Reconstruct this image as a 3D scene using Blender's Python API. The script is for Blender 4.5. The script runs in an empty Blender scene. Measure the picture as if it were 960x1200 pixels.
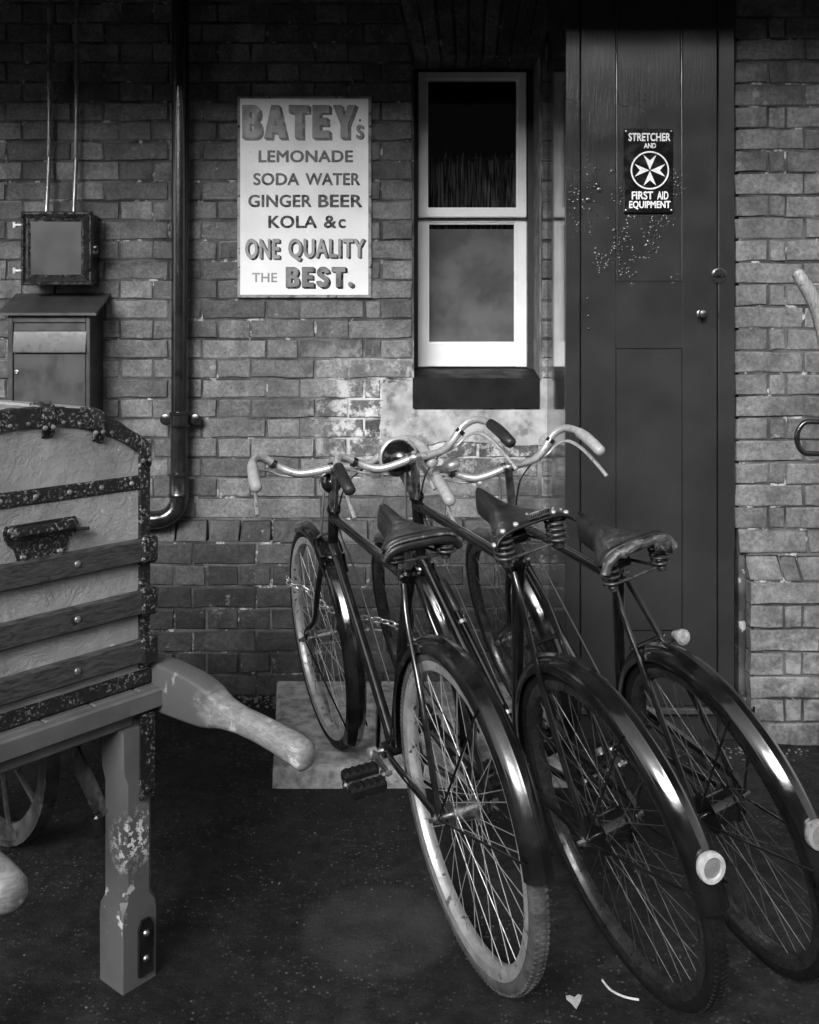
import bpy, bmesh, math, random
from mathutils import Vector, Matrix
import numpy as np
random.seed(7)
R_ = math.radians
# ------------------------------------------------------------------ camera
F_PX, CAM_H, HOR, D = 1130.0, 1.405, 395.0, 3.82      # photo is 960x1200; wall face lies at Y = 0
scene = bpy.context.scene
cam_d = bpy.data.cameras.new('camera'); cam = bpy.data.objects.new('camera', cam_d)
scene.collection.objects.link(cam); scene.camera = cam
cam_d.sensor_fit = 'HORIZONTAL'; cam_d.sensor_width = 36; cam_d.lens = 36*F_PX/960
cam_d.shift_y = -(600-HOR)/960; cam_d.clip_end = 2000; cam_d.clip_start = 0.05
cam.location = (0, -D, CAM_H); cam.rotation_euler = (R_(90), 0, 0)
# ------------------------------------------------------------------ sky and sun
SUN_AZ, SUN_EL = 18, 27            # degrees left of straight behind the camera, above the horizon
world = bpy.data.worlds.new('World'); scene.world = world; world.use_nodes = True
wn = world.node_tree.nodes; wl = world.node_tree.links
sky = wn.new('ShaderNodeTexSky'); sky.sky_type = 'NISHITA'; sky.sun_disc = False
sky.sun_elevation = R_(SUN_EL); sky.sun_rotation = R_(180+SUN_AZ); sky.dust_density = 3.0
bw = wn.new('ShaderNodeRGBToBW'); wl.new(sky.outputs[0], bw.inputs[0])
wl.new(bw.outputs[0], wn['Background'].inputs[0]); wn['Background'].inputs[1].default_value = 0.11
sd = bpy.data.lights.new('sun', 'SUN'); sun = bpy.data.objects.new('sun', sd); scene.collection.objects.link(sun)
sd.energy = 1.5; sd.angle = R_(28); sd.color = (1, 1, 1)
sdir = Vector((-math.sin(R_(SUN_AZ))*math.cos(R_(SUN_EL)), -math.cos(R_(SUN_AZ))*math.cos(R_(SUN_EL)), math.sin(R_(SUN_EL))))
sun.rotation_euler = sdir.to_track_quat('Z', 'Y').to_euler(); sun.location = sdir*20
scene.view_settings.view_transform = 'Standard'; scene.view_settings.look = 'None'
scene.view_settings.exposure = 1.78; scene.view_settings.gamma = 1.0
scene.view_settings.use_curve_mapping = False

# ------------------------------------------------------------------ helpers
C = scene.collection
def P(px, py, depth): return Vector(((px-480)/F_PX*depth, depth-D, CAM_H-(py-HOR)/F_PX*depth))
def WX(px, depth=D): return (px-480)/F_PX*depth
def WZ(py, depth=D): return CAM_H-(py-HOR)/F_PX*depth

class MB:
    def __init__(s): s.v = []; s.f = []
    def add(s, vs, fs):
        o = len(s.v); s.v += [tuple(p) for p in vs]; s.f += [tuple(i+o for i in f) for f in fs]; return s
    def box(s, x0, x1, y0, y1, z0, z1):
        return s.add([(x, y, z) for x in (x0, x1) for y in (y0, y1) for z in (z0, z1)],
                     [(0,1,3,2),(4,6,7,5),(0,4,5,1),(2,3,7,6),(0,2,6,4),(1,5,7,3)])
    def cbox(s, x0, x1, y0, y1, z0, z1, b=.004):            # box with all edges chamfered
        X = (x0, x1); Y = (y0, y1); Z = (z0, z1); sg = (1, -1); vs = []; idx = {}
        for i in (0,1):
            for j in (0,1):
                for k in (0,1):
                    for a in range(3):
                        d = [sg[i]*b, sg[j]*b, sg[k]*b]; d[a] = 0
                        idx[i,j,k,a] = len(vs); vs.append((X[i]+d[0], Y[j]+d[1], Z[k]+d[2]))
        fs = []
        for i in (0,1):
            fs.append([idx[i,j,k,0] for j,k in ((0,0),(0,1),(1,1),(1,0))])
            fs.append([idx[j,i,k,1] for j,k in ((0,0),(0,1),(1,1),(1,0))])
            fs.append([idx[j,k,i,2] for j,k in ((0,0),(0,1),(1,1),(1,0))])
            for j in (0,1):
                fs.append([idx[0,i,j,1], idx[1,i,j,1], idx[1,i,j,2], idx[0,i,j,2]])
                fs.append([idx[i,0,j,0], idx[i,1,j,0], idx[i,1,j,2], idx[i,0,j,2]])
                fs.append([idx[i,j,0,0], idx[i,j,1,0], idx[i,j,1,1], idx[i,j,0,1]])
                for k in (0,1): fs.append([idx[i,j,k,0], idx[i,j,k,1], idx[i,j,k,2]])
        return s.add(vs, fs)
    def prism(s, poly, axis, a0, a1):                        # polygon swept along an axis (0,1,2)
        n = len(poly); vs = []
        for a in (a0, a1):
            for p in poly:
                q = list(p); q.insert(axis, a); vs.append(q)
        fs = [tuple(range(n)), tuple(range(2*n-1, n-1, -1))]+[(i, (i+1)%n, (i+1)%n+n, i+n) for i in range(n)]
        return s.add(vs, fs)
    def loft(s, rings, caps=True, closed=True):
        n = len(rings[0]); vs = [p for r in rings for p in r]; fs = []
        for k in range(len(rings)-1):
            for i in range(n if closed else n-1):
                j = (i+1) % n
                fs.append((k*n+i, k*n+j, (k+1)*n+j, (k+1)*n+i))
        if caps and closed: fs += [tuple(range(n)), tuple(range(len(vs)-1, len(vs)-n-1, -1))]
        return s.add(vs, fs)
    def tube(s, pts, r, n=10, closed=False, flat=1.0):
        pts = [Vector(p) for p in pts]; m = len(pts)
        rr = r if isinstance(r, (list, tuple)) else [r]*m
        tg = []
        for i in range(m):
            a = pts[(i-1) % m] if closed or i else pts[i]; b = pts[(i+1) % m] if closed or i < m-1 else pts[i]
            tg.append((b-a).normalized())
        up = Vector((0,0,1)) if abs(tg[0].z) < .9 else Vector((1,0,0))
        nrm = (up-tg[0]*up.dot(tg[0])).normalized(); rings = []
        for i in range(m):
            nrm = (nrm-tg[i]*nrm.dot(tg[i])).normalized(); bi = tg[i].cross(nrm)
            rings.append([pts[i]+nrm*(math.cos(2*math.pi*k/n)*rr[i])+bi*(math.sin(2*math.pi*k/n)*rr[i]*flat) for k in range(n)])
        if closed: rings.append(rings[0])
        return s.loft(rings, caps=not closed)
    def lathe(s, prof, o, ax, n=24, caps=True):              # prof: (radius, distance along ax)
        o = Vector(o); ax = Vector(ax).normalized()
        up = Vector((0,0,1)) if abs(ax.z) < .9 else Vector((1,0,0))
        a = (up-ax*up.dot(ax)).normalized(); b = ax.cross(a)
        return s.loft([[o+ax*h+(a*math.cos(2*math.pi*k/n)+b*math.sin(2*math.pi*k/n))*r for k in range(n)] for r, h in prof], caps)
    def build(s, name, m, parent=None, smooth=35, link=True):
        me = bpy.data.meshes.new(name); me.from_pydata(s.v, [], s.f)
        bm = bmesh.new(); bm.from_mesh(me); bmesh.ops.recalc_face_normals(bm, faces=bm.faces); bm.to_mesh(me); bm.free()
        if smooth:
            me.shade_smooth(); me.set_sharp_from_angle(angle=R_(smooth))
        if m: me.materials.append(m)
        o = bpy.data.objects.new(name, me)
        if link: C.objects.link(o)
        if parent: o.parent = parent
        return o

def spline(pts, sub=6):
    pts = [Vector(p) for p in pts]; out = []
    for i in range(len(pts)-1):
        p0 = pts[max(i-1, 0)]; p1 = pts[i]; p2 = pts[i+1]; p3 = pts[min(i+2, len(pts)-1)]
        for k in range(sub):
            t = k/sub
            out.append(.5*((2*p1)+(p2-p0)*t+(2*p0-5*p1+4*p2-p3)*t*t+(3*p1-p0-3*p2+p3)*t**3))
    return out+[pts[-1]]
def tag(o, label, cat, group=None, kind=None):
    if label: o['label'] = label
    if cat: o['category'] = cat
    if group: o['group'] = group
    if kind: o['kind'] = kind
    return o
def empty(name, loc=(0,0,0), rz=0):
    o = bpy.data.objects.new(name, None); C.objects.link(o); o.location = loc; o.rotation_euler = (0,0,rz)
    o.empty_display_size = .1; return o

# ------------------------------------------------------------------ materials
class NT:
    def __init__(s, name):
        s.m = bpy.data.materials.new(name); s.m.use_nodes = True; s.t = s.m.node_tree
        s.b = s.t.nodes['Principled BSDF']; s.pos = s.n('ShaderNodeNewGeometry').outputs['Position']
    def n(s, t, **k):
        o = s.t.nodes.new(t)
        for a, v in k.items(): setattr(o, a, v)
        return o
    def l(s, a, b): s.t.links.new(a, b)
    def set(s, sock, v):
        if hasattr(v, 'is_output') or isinstance(v, bpy.types.NodeSocket): s.l(v, sock)
        else: sock.default_value = v
    def math(s, op, a, b=0.0, c=0.0, clamp=False):
        o = s.n('ShaderNodeMath', operation=op, use_clamp=clamp)
        s.set(o.inputs[0], a); s.set(o.inputs[1], b); s.set(o.inputs[2], c); return o.outputs[0]
    def noise(s, scale, detail=3, rough=.55, vec=None, dist=0.0):
        o = s.n('ShaderNodeTexNoise'); s.l(vec or s.pos, o.inputs['Vector'])
        o.inputs['Scale'].default_value = scale; o.inputs['Detail'].default_value = detail
        o.inputs['Roughness'].default_value = rough; o.inputs['Distortion'].default_value = dist; return o.outputs[0]
    def voro(s, scale, feature='F1', out=0, vec=None):
        o = s.n('ShaderNodeTexVoronoi', feature=feature); s.l(vec or s.pos, o.inputs['Vector'])
        o.inputs['Scale'].default_value = scale; return o.outputs[out]
    def ramp(s, v, lo, hi, a=0.0, b=1.0):
        o = s.n('ShaderNodeMapRange', interpolation_type='SMOOTHSTEP'); s.set(o.inputs[0], v)
        for i, q in enumerate((lo, hi, a, b)): s.set(o.inputs[i+1], q)
        return o.outputs[0]
    def mix(s, f, a, b):
        o = s.n('ShaderNodeMix', data_type='FLOAT'); s.set(o.inputs[0], f); s.set(o.inputs[2], a); s.set(o.inputs[3], b); return o.outputs[0]
    def vscale(s, v):
        o = s.n('ShaderNodeMapping'); s.l(s.pos, o.inputs[0]); o.inputs['Scale'].default_value = v; return o.outputs[0]
    def rect(s, x0, x1, z0, z1, soft):                         # soft-edged patch on the wall, in metres
        sp = s.n('ShaderNodeSeparateXYZ'); s.l(s.pos, sp.inputs[0])
        a = s.math('MULTIPLY', s.ramp(sp.outputs[0], x0-soft, x0+soft), s.ramp(sp.outputs[0], x1+soft, x1-soft))
        b = s.math('MULTIPLY', s.ramp(sp.outputs[2], z0-soft, z0+soft), s.ramp(sp.outputs[2], z1+soft, z1-soft))
        return s.math('MULTIPLY', a, b)
    def ball(s, c, r0, r1):
        o = s.n('ShaderNodeVectorMath', operation='DISTANCE'); s.l(s.pos, o.inputs[0]); o.inputs[1].default_value = c
        return s.ramp(o.outputs['Value'], r1, r0)
    def col(s, v):
        s.set(s.b.inputs['Base Color'], v) if isinstance(v, tuple) else s.l(v, s.b.inputs['Base Color'])
    def bump(s, h, strength=.5, dist=.002):
        o = s.n('ShaderNodeBump'); o.inputs['Strength'].default_value = strength; o.inputs['Distance'].default_value = dist
        s.l(h, o.inputs['Height'])
        if s.b.inputs['Normal'].is_linked: s.l(s.b.inputs['Normal'].links[0].from_socket, o.inputs['Normal'])
        s.l(o.outputs[0], s.b.inputs['Normal'])
    def done(s, rough=.6, metal=0.0, spec=.5, coat=0.0):
        s.set(s.b.inputs['Roughness'], rough); s.set(s.b.inputs['Metallic'], metal)
        s.b.inputs['Specular IOR Level'].default_value = spec
        if coat: s.b.inputs['Coat Weight'].default_value = coat; s.b.inputs['Coat Roughness'].default_value = .08
        return s.m
def simple(name, base, rough, metal=0.0, var=.35, scale=18, bump=0.0, bscale=120, bdist=.001, spots=None, rvar=.12, coat=0.0, spec=.5):
    t = NT(name); nz = t.noise(scale, 4)
    c = t.mix(t.ramp(nz, .3, .7), base*(1-var), base*(1+var))
    if spots:                                                  # (scale, low, high, colour): chips, rust or dust
        c = t.mix(t.ramp(t.noise(spots[0], 5, .65), spots[1], spots[2]), c, spots[3])
    t.col(c)
    if bump: t.bump(t.noise(bscale, 4), bump, bdist)
    r = t.ramp(t.noise(scale*1.7, 3), .3, .7, max(.04, rough-rvar), rough+rvar)
    return t.done(r, metal, spec, coat)

M = {}
def brick_mat(name, lo, hi, island, eff=True):
    t = NT(name)
    if island: rnd = t.n('ShaderNodeNewGeometry').outputs['Random Per Island']
    else: rnd = t.n('ShaderNodeObjectInfo').outputs['Random']
    c = t.mix(rnd, lo, hi)
    c = t.math('MULTIPLY', c, t.ramp(t.noise(8, 5, .65), .3, .7, .55, 1.35))
    c = t.math('MULTIPLY', c, t.ramp(t.noise(75, 5, .75), .3, .7, .62, 1.35))
    c = t.mix(t.ramp(t.noise(38, 5, .7), .66, .74), c, .02)                        # soot pits
    c = t.mix(t.math('MULTIPLY', t.ramp(t.noise(11, 6, .7), .62, .70), .45), c, .38)       # scattered lime bloom
    if eff:
        m1 = t.rect(-.34, .60, .90, 1.30, .16)
        m1 = t.math('MULTIPLY', m1, t.ramp(t.noise(13, 7, .72), .47, .60))
        c = t.mix(m1, c, .52)
        m2 = t.rect(1.2, 2.4, .05, .50, .14)
        c = t.mix(t.math('MULTIPLY', m2, t.ramp(t.noise(14, 6, .7), .42, .66, 0, .6)), c, .38)
    t.col(c)
    t.bump(t.noise(150, 5, .75), .8, .0035); t.bump(t.noise(26, 4, .65), .7, .007)
    return t.done(t.ramp(t.noise(30, 3), .3, .7, .5, .8), spec=.4)
M['brick'] = brick_mat('brick', .06, .155, False)
M['brick_i'] = brick_mat('brick_joined', .06, .155, True)
M['plinth'] = brick_mat('plinth_brick', .022, .058, False)
M['plinth_i'] = brick_mat('plinth_brick_joined', .022, .058, True)
M['pier'] = brick_mat('pier_brick', .085, .145, False)
M['pier_i'] = brick_mat('pier_brick_joined', .085, .145, True)
def mortar_mat():
    t = NT('mortar')
    c = t.mix(t.ramp(t.noise(7, 4), .35, .65), .03, .10)
    c = t.mix(t.ramp(t.noise(12, 6, .7), .57, .64), c, .36)
    c = t.mix(t.math('MULTIPLY', t.rect(-.30, .60, .90, 1.30, .14), t.ramp(t.noise(10, 4), .38, .55)), c, .5)
    t.col(c); t.bump(t.noise(200, 3, .7), .8, .003); t.bump(t.noise(40, 3), .8, .006)
    return t.done(.9, spec=.2)
M['mortar'] = mortar_mat()
def asphalt_mat():
    t = NT('asphalt')
    c = t.mix(t.ramp(t.noise(1.6, 5, .6), .32, .7), .008, .028)
    c = t.math('MULTIPLY', c, t.ramp(t.noise(22, 5, .7), .3, .7, .45, 1.6))
    v = t.n('ShaderNodeTexVoronoi'); t.l(t.pos, v.inputs['Vector']); v.inputs['Scale'].default_value = 125
    sp = t.n('ShaderNodeSeparateColor'); t.l(v.outputs['Color'], sp.inputs[0])
    agg = t.math('MULTIPLY', t.ramp(sp.outputs[0], .68, .98), t.ramp(v.outputs['Distance'], .55, .30))
    agg = t.math('MULTIPLY', agg, t.ramp(t.noise(5, 4), .35, .65, .15, 1))
    c = t.mix(agg, c, t.mix(sp.outputs[1], .02, .16))
    pt = t.math('MULTIPLY', t.ball((-.075, -1.53, 0), .15, .20), t.ramp(t.noise(9, 4), .3, .7, .25, .7))
    c = t.mix(pt, c, .062)                                                          # dried puddle stain
    t.col(c)
    t.bump(v.outputs['Distance'], .25, .003); t.bump(t.noise(170, 5, .8), 1.0, .007); t.bump(t.noise(45, 4, .7), .6, .008); t.bump(t.noise(9, 3), .3, .012)
    return t.done(t.ramp(t.noise(2.4, 4), .35, .65, .55, .85), spec=.25)
M['asphalt'] = asphalt_mat()
M['black'] = simple('black_enamel', .007, .16, var=.5, scale=14, spots=(22, .70, .80, .05), rvar=.08, bump=.12, bscale=60, coat=.35)
M['black_dusty'] = simple('black_enamel_dusty', .008, .2, var=.6, scale=12, spots=(14, .60, .76, .06), rvar=.1, bump=.2, bscale=70, coat=.2)
M['tube'] = simple('worn_tube_enamel', .007, .16, var=.4, scale=25, spots=(40, .70, .78, .05), rvar=.06, coat=.3)
M['chrome'] = simple('pitted_chrome', .40, .38, .5, var=.15, scale=30, spots=(75, .60, .68, .09), rvar=.1)
M['steel'] = simple('dull_steel', .40, .38, 1.0, var=.25, scale=30, spots=(45, .58, .70, .08))
M['spoke'] = simple('spoke_steel', .32, .42, .5, var=.2, scale=40)
M['spokedark'] = simple('tarnished_spoke', .08, .42, .6, var=.4, scale=40)
M['rim'] = simple('weathered_rim', .42, .45, .55, var=.2, scale=22, spots=(48, .57, .66, .07))
M['rimdark'] = simple('tarnished_rim', .055, .28, .6, var=.3, scale=22, spots=(48, .55, .66, .03))
M['rubber'] = simple('tyre_rubber', .006, .7, var=.4, scale=30, bump=.4, bscale=150, spec=.25)
M['rubber_grey'] = simple('dusty_tyre', .06, .8, var=.4, scale=24, bump=.5, bscale=150, spots=(30, .5, .72, .025))
M['grip'] = simple('black_grip', .012, .45, var=.3)
M['grip_pale'] = simple('yellowed_grip', .27, .4, var=.15, scale=60, spots=(60, .60, .72, .2))
M['leather'] = simple('worn_leather', .012, .38, var=.5, scale=22, bump=.35, bscale=200, spots=(34, .62, .74, .06))
M['leather_edge'] = simple('scuffed_leather', .045, .5, var=.6, scale=40, bump=.6, bscale=110, spots=(60, .55, .68, .2))
M['spring'] = simple('spring_steel', .07, .38, .6, var=.4, scale=60, spots=(80, .58, .68, .02))
M['rivet'] = simple('nickel_rivet', .75, .3, .7, var=.15)
M['nail'] = simple('dull_nail', .22, .4, .6, var=.4, scale=50)
M['knob'] = simple('dark_brass_knob', .16, .2, .9, var=.2)
M['glass_lens'] = simple('lamp_lens', .3, .08, .2, var=.25, scale=90, coat=.6)
M['ref_rim'] = simple('reflector_rim', .42, .4, var=.2, scale=60)
M['reflector'] = simple('reflector_disc', .17, .35, .0, var=.1, scale=80, coat=.3)
M['white'] = simple('white_gloss_paint', .80, .38, var=.05, scale=8, spots=(26, .74, .80, .35), bump=.15, bscale=40)
M['sash_black'] = simple('black_frame_paint', .012, .5)
M['enamel_white'] = simple('vitreous_white', .74, .22, var=.07, scale=5, spots=(19, .70, .76, .30), rvar=.06, bump=.06, bscale=18, coat=.3)
M['enamel_edge'] = simple('chipped_border', .20, .5, var=.3, scale=20, spots=(26, .52, .66, .06))
M['ink_dark'] = simple('dark_lettering', .010, .3, var=.3, scale=30, spots=(45, .70, .76, .3))
M['ink_grey'] = simple('faded_lettering', .15, .3, var=.3, scale=16, spots=(45, .70, .76, .35))
M['ink_mid'] = simple('grey_lettering', .24, .3, var=.15, scale=16)
M['enamel_black'] = simple('vitreous_black', .008, .12, var=.3, coat=.5, spots=(60, .74, .8, .2))
M['sign_white'] = simple('white_lettering', .74, .3, var=.08)
M['iron'] = simple('painted_cast_iron', .011, .17, var=.4, scale=20, bump=.55, bscale=150, bdist=.0016, coat=.4, rvar=.05)
M['box_iron'] = simple('switchgear_paint', .022, .32, var=.25, scale=14, bump=.2, bscale=90)
M['box_plate'] = simple('switchgear_plate', .016, .35, var=.2, scale=6, spots=(30, .74, .78, .06), rvar=.05)
M['box_edge'] = simple('switchgear_rim', .016, .2, var=.4, scale=30, spots=(120, .62, .72, .2), bump=.3, bscale=120)
M['letter'] = simple('letterbox_paint', .03, .42, var=.2, scale=8, spots=(40, .74, .8, .2))
M['letter_flap'] = simple('letterbox_flap', .045, .38, var=.15, scale=30)
M['conduit'] = simple('conduit_paint', .16, .25, .3, var=.2, scale=12)
M['stone'] = simple('worn_stone', .27, .85, var=.45, scale=22, spots=(13, .60, .74, .09), bump=.9, bscale=90, bdist=.006)
M['plaster'] = simple('stained_render', .30, .85, var=.35, scale=11, spots=(9, .50, .64, .13), bump=.7, bscale=70, bdist=.003)
M['reveal'] = simple('limewashed_reveal', .12, .7, var=.4, scale=12, spots=(30, .6, .7, .03), bump=.6, bscale=60, bdist=.003)
M['sill'] = simple('dark_painted_sill', .007, .65, var=.4, scale=10, spots=(36, .72, .78, .3), bump=.5, bscale=60, spec=.15)
M['cart'] = simple('barrow_paint', .085, .5, var=.2, scale=14, spots=(30, .70, .76, .32), bump=.4, bscale=70)
def chip_mat():
    t = NT('barrow_leg_paint'); c = t.mix(t.noise(16, 4), .065, .11)
    m = t.math('MULTIPLY', t.ball((-.585, -1.745, .315), .015, .085), t.ramp(t.noise(75, 6, .7), .52, .55))
    c = t.mix(m, c, .75); m2 = t.math('MULTIPLY', t.ball((-.63, -1.74, .18), .02, .15), t.ramp(t.noise(30, 5, .7), .60, .64))
    t.col(t.mix(m2, c, .5)); t.bump(t.noise(90, 4), .3, .002); return t.done(.5)
M['leg'] = chip_mat()
M['strap'] = simple('rusted_strap', .04, .6, var=.6, scale=20, spots=(22, .52, .64, .10), bump=.5, bscale=60)
def worn_wood(name, a, b, sc):
    t = NT(name); g = t.noise(14, 5, .6, t.vscale(sc), 1.2); c = t.mix(t.ramp(g, .3, .7), a, b)
    c = t.mix(t.ramp(t.noise(20, 5), .62, .7), c, a*.4); t.col(c); t.bump(g, .4, .002); return t.done(.5)
M['wood'] = worn_wood('hand_worn_wood', .14, .30, (9, 9, 2))
def handle_mat():
    t = NT('worn_handle_paint'); g = t.noise(14, 5, .6, t.vscale((3, 3, 9)), 1.2); w = t.mix(t.ramp(g, .3, .7), .13, .23); w = t.mix(t.ramp(t.noise(18, 6, .75), .58, .66), w, .45)
    d = t.n('ShaderNodeVectorMath', operation='DOT_PRODUCT'); t.l(t.pos, d.inputs[0]); d.inputs[1].default_value = (.774, -.633, 0)
    x = t.math('SUBTRACT', d.outputs['Value'], .774*-.618+.633*1.703)
    x = t.math('ADD', x, t.math('MULTIPLY', t.math('SUBTRACT', t.noise(17, 5, .65), .5), .20))
    nz = t.n('ShaderNodeNewGeometry'); sp = t.n('ShaderNodeSeparateXYZ'); t.l(nz.outputs['Normal'], sp.inputs[0])
    c = t.mix(t.ramp(x, .17, .24), t.mix(t.ramp(t.noise(26, 5, .7), .63, .69), .075, .22), w)
    t.col(c); t.bump(g, .35, .002); return t.done(.5)
M['handle'] = handle_mat()
M['slat'] = worn_wood('dark_trunk_slat', .012, .06, (2, 2, 16))
def canvas_mat():
    t = NT('cracked_trunk_canvas'); c = t.mix(t.ramp(t.noise(6, 5), .3, .7), .19, .29)
    t.col(t.mix(t.ramp(t.noise(40, 5), .68, .74), c, .55))
    e = t.n('ShaderNodeVectorMath', operation='ADD'); ns = t.n('ShaderNodeTexNoise'); ns.inputs['Scale'].default_value = 9; t.l(t.pos, ns.inputs[0])
    sc = t.n('ShaderNodeVectorMath', operation='SCALE'); sc.inputs['Scale'].default_value = .10; t.l(ns.outputs['Color'], sc.inputs[0])
    t.l(t.pos, e.inputs[0]); t.l(sc.outputs[0], e.inputs[1])
    cr = t.voro(11, 'DISTANCE_TO_EDGE', 0, e.outputs[0])
    t.bump(t.ramp(cr, .0, .06), .16, .002); t.bump(t.noise(60, 6, .7), .7, .005); wr = t.noise(7, 7, .72, t.vscale((1, 1, 1.6)), 1.5); t.bump(t.ramp(t.math('ABSOLUTE', t.math('SUBTRACT', wr, .5)), .0, .035), .5, .004); t.bump(t.noise(13, 5), .6, .010)
    return t.done(.55)
M['canvas'] = canvas_mat()
def band_mat():
    t = NT('speckled_tin_band'); c = t.mix(t.ramp(t.noise(150, 4, .7), .54, .62), .012, .26)
    t.col(t.mix(t.ramp(t.noise(16, 3), .36, .58), .012, c)); t.bump(t.noise(70, 4), .5, .002); return t.done(.38, .2)
M['band'] = band_mat()
def cabinet_mat():
    t = NT('gloss_cabinet_paint')
    c = t.mix(t.ramp(t.noise(4, 4), .3, .7), .019, .027)
    t.col(c)
    t.bump(t.noise(24, 4, .6, t.vscale((6, 6, .45))), .35, .0025)                     # brush strokes
    blis = t.math('MULTIPLY', t.rect(.62, .90, 1.62, 1.98, .10), t.ramp(t.voro(85), .46, .14))
    blis = t.math('MULTIPLY', blis, t.ramp(t.noise(12, 3), .47, .60))
    t.bump(blis, .9, .005); t.bump(t.noise(140, 3), .18, .0012)
    return t.done(t.ramp(t.noise(7, 3), .3, .7, .14, .26), coat=.25)
M['cabinet'] = cabinet_mat()
M['cabside'] = simple('gloss_cabinet_side', .02, .13, var=.3, scale=5, bump=.1, bscale=9, rvar=.04, coat=.5)
def net_mat():
    t = NT('net_curtain'); c = t.mix(t.ramp(t.noise(20, 4, .6, t.vscale((7, 7, .35))), .42, .66), .01, .30); t.col(c)
    t.b.inputs['Subsurface Weight'].default_value = 0; return t.done(.9, spec=.1)
M['net'] = net_mat()
M['blind'] = simple('grey_paper_blind', .34, .8, var=.25, scale=7, spots=(9, .50, .75, .20))
def glass_mat():
    m = bpy.data.materials.new('window_glass'); m.use_nodes = True; t = m.node_tree; t.nodes.clear()
    o = t.nodes.new('ShaderNodeOutputMaterial'); mx = t.nodes.new('ShaderNodeMixShader'); a = t.nodes.new('ShaderNodeBsdfTransparent')
    g = t.nodes.new('ShaderNodeBsdfGlossy'); g.inputs['Roughness'].default_value = .03; a.inputs[0].default_value = (.75,.75,.75,1)
    f = t.nodes.new('ShaderNodeFresnel'); f.inputs[0].default_value = 1.5
    t.links.new(f.outputs[0], mx.inputs[0]); t.links.new(a.outputs[0], mx.inputs[1]); t.links.new(g.outputs[0], mx.inputs[2]); t.links.new(mx.outputs[0], o.inputs[0])
    return m
M['glass'] = glass_mat()
M['dark_room'] = simple('dim_room', .02, .9)
M['canopy'] = simple('light_blocker_boards', .05, .7, var=.3)
M['leaf'] = simple('dry_leaf', .5, .7, var=.2, scale=80)
M['gravel'] = simple('loose_grit', .085, .8, var=.6, scale=60)
M['lockchain'] = simple('galvanised_chain', .55, .35, .8, var=.25, scale=60)

# ------------------------------------------------------------------ ground
g = MB().add([(-300,-300,0),(300,-300,0),(300,300,0),(-300,300,0)], [(0,1,2,3)]).build('ground', M['asphalt'], smooth=0)
tag(g, None, None, kind='structure')

# ------------------------------------------------------------------ station wall
wall = empty('station_wall')
tag(wall, 'old Flemish bond brick wall with sash window, splayed arch and projecting pier', 'wall')
OX0, OX1, OZ0, OZ1 = .0135, .514, 1.124, 2.52             # window opening incl. sill
JO = .0085
XL, XR, ZT = -2.7, 2.6, 3.08
brick_cache = {}
def brick_shape(q, proud, depth, key, chamfer=.0026, slope=0.0):
    """q: four (x,z) corners bl,br,tr,tl; returns MB of one worn brick, front facing -Y"""
    rnd = random.Random(str(key)); ring = []
    L = (Vector(q[1])-Vector(q[0])).length; ks = (3 if L > .18 else 2, 1, 3 if L > .18 else 2, 1)
    for i in range(4):
        a = Vector(q[i]); b = Vector(q[(i+1) % 4])
        for k in range(ks[i]): ring.append(a.lerp(b, (k+(.0 if k == 0 else rnd.uniform(-.12, .12)))/ks[i]))
    c = sum((p for p in ring), Vector((0,0)))/len(ring); n = len(ring)
    j = [Vector((rnd.uniform(-.0032,.0032), rnd.uniform(-.0028,.0028))) for _ in ring]
    back = []; mid = []; fr = []
    zlo = min(p.y for p in ring); zhi = max(p.y for p in ring)
    for p, d in zip(ring, j):
        e = p+d; yo = -proud+slope*(e.y-zlo)/(zhi-zlo+1e-6)
        back.append((e.x, depth, e.y)); mid.append((e.x, yo+chamfer*rnd.uniform(.5,1.6), e.y))
        w = (c-e); w = Vector((math.copysign(min(abs(w.x), chamfer*rnd.uniform(.8,2)), w.x), math.copysign(min(abs(w.y), chamfer*rnd.uniform(.8,2)), w.y)))
        f = e+w; fr.append((f.x, -proud+slope*(f.y-zlo)/(zhi-zlo+1e-6)+rnd.uniform(-.0006,.0006), f.y))
    return MB().loft([back, mid, fr], caps=False).add(fr, [tuple(range(n))])
def rect_q(x0, x1, z0, z1): h = JO/2; return [(x0+h, z0+h), (x1-h, z0+h), (x1-h, z1-h), (x0+h, z1-h)]

HIDE = [(278,113,436,349), (24,248,110,333), (0,346,122,480), (0,490,172,870), (640,0,960,1200), (484,66,632,478)]
def vis_area(x0, x1, z0, z1, dep):
    a = max(0, 480+x0*F_PX/dep); b = min(960, 480+x1*F_PX/dep); t = max(0, HOR+(CAM_H-z1)*F_PX/dep); u = min(1200, HOR+(CAM_H-z0)*F_PX/dep)
    if b-a < 1 or u-t < 1: return 0
    s = (b-a)*(u-t)
    if dep > D-.1:
        for h in HIDE:
            s -= max(0, min(b,h[2])-max(a,h[0]))*max(0, min(u,h[3])-max(t,h[1]))
    return s
bricks = []                                              # (quad, proud, slope, family, visible area, key)
PZ = .7695; PC = PZ/9; BC = .0784
def add_rect(x0, x1, z0, z1, proud, fam, slope=0.0):
    if x1-x0 < .025: return
    bricks.append((rect_q(x0, x1, z0, z1), proud, slope, fam, vis_area(x0, x1, z0, z1, D)))
def run(start, step, pattern, lo, hi):                   # joints along a course
    x = start; k = 0; out = []
    if step > 0:
        while x < hi: out.append((x, x+pattern[k % len(pattern)])); x += pattern[k % len(pattern)]; k += 1
    else:
        while x > lo: out.append((x-pattern[k % len(pattern)], x)); x -= pattern[k % len(pattern)]; k += 1
    return [(max(a, lo), min(b, hi)) for a, b in out if min(b, hi)-max(a, lo) > .03]
S, H = .257, .130
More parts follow.
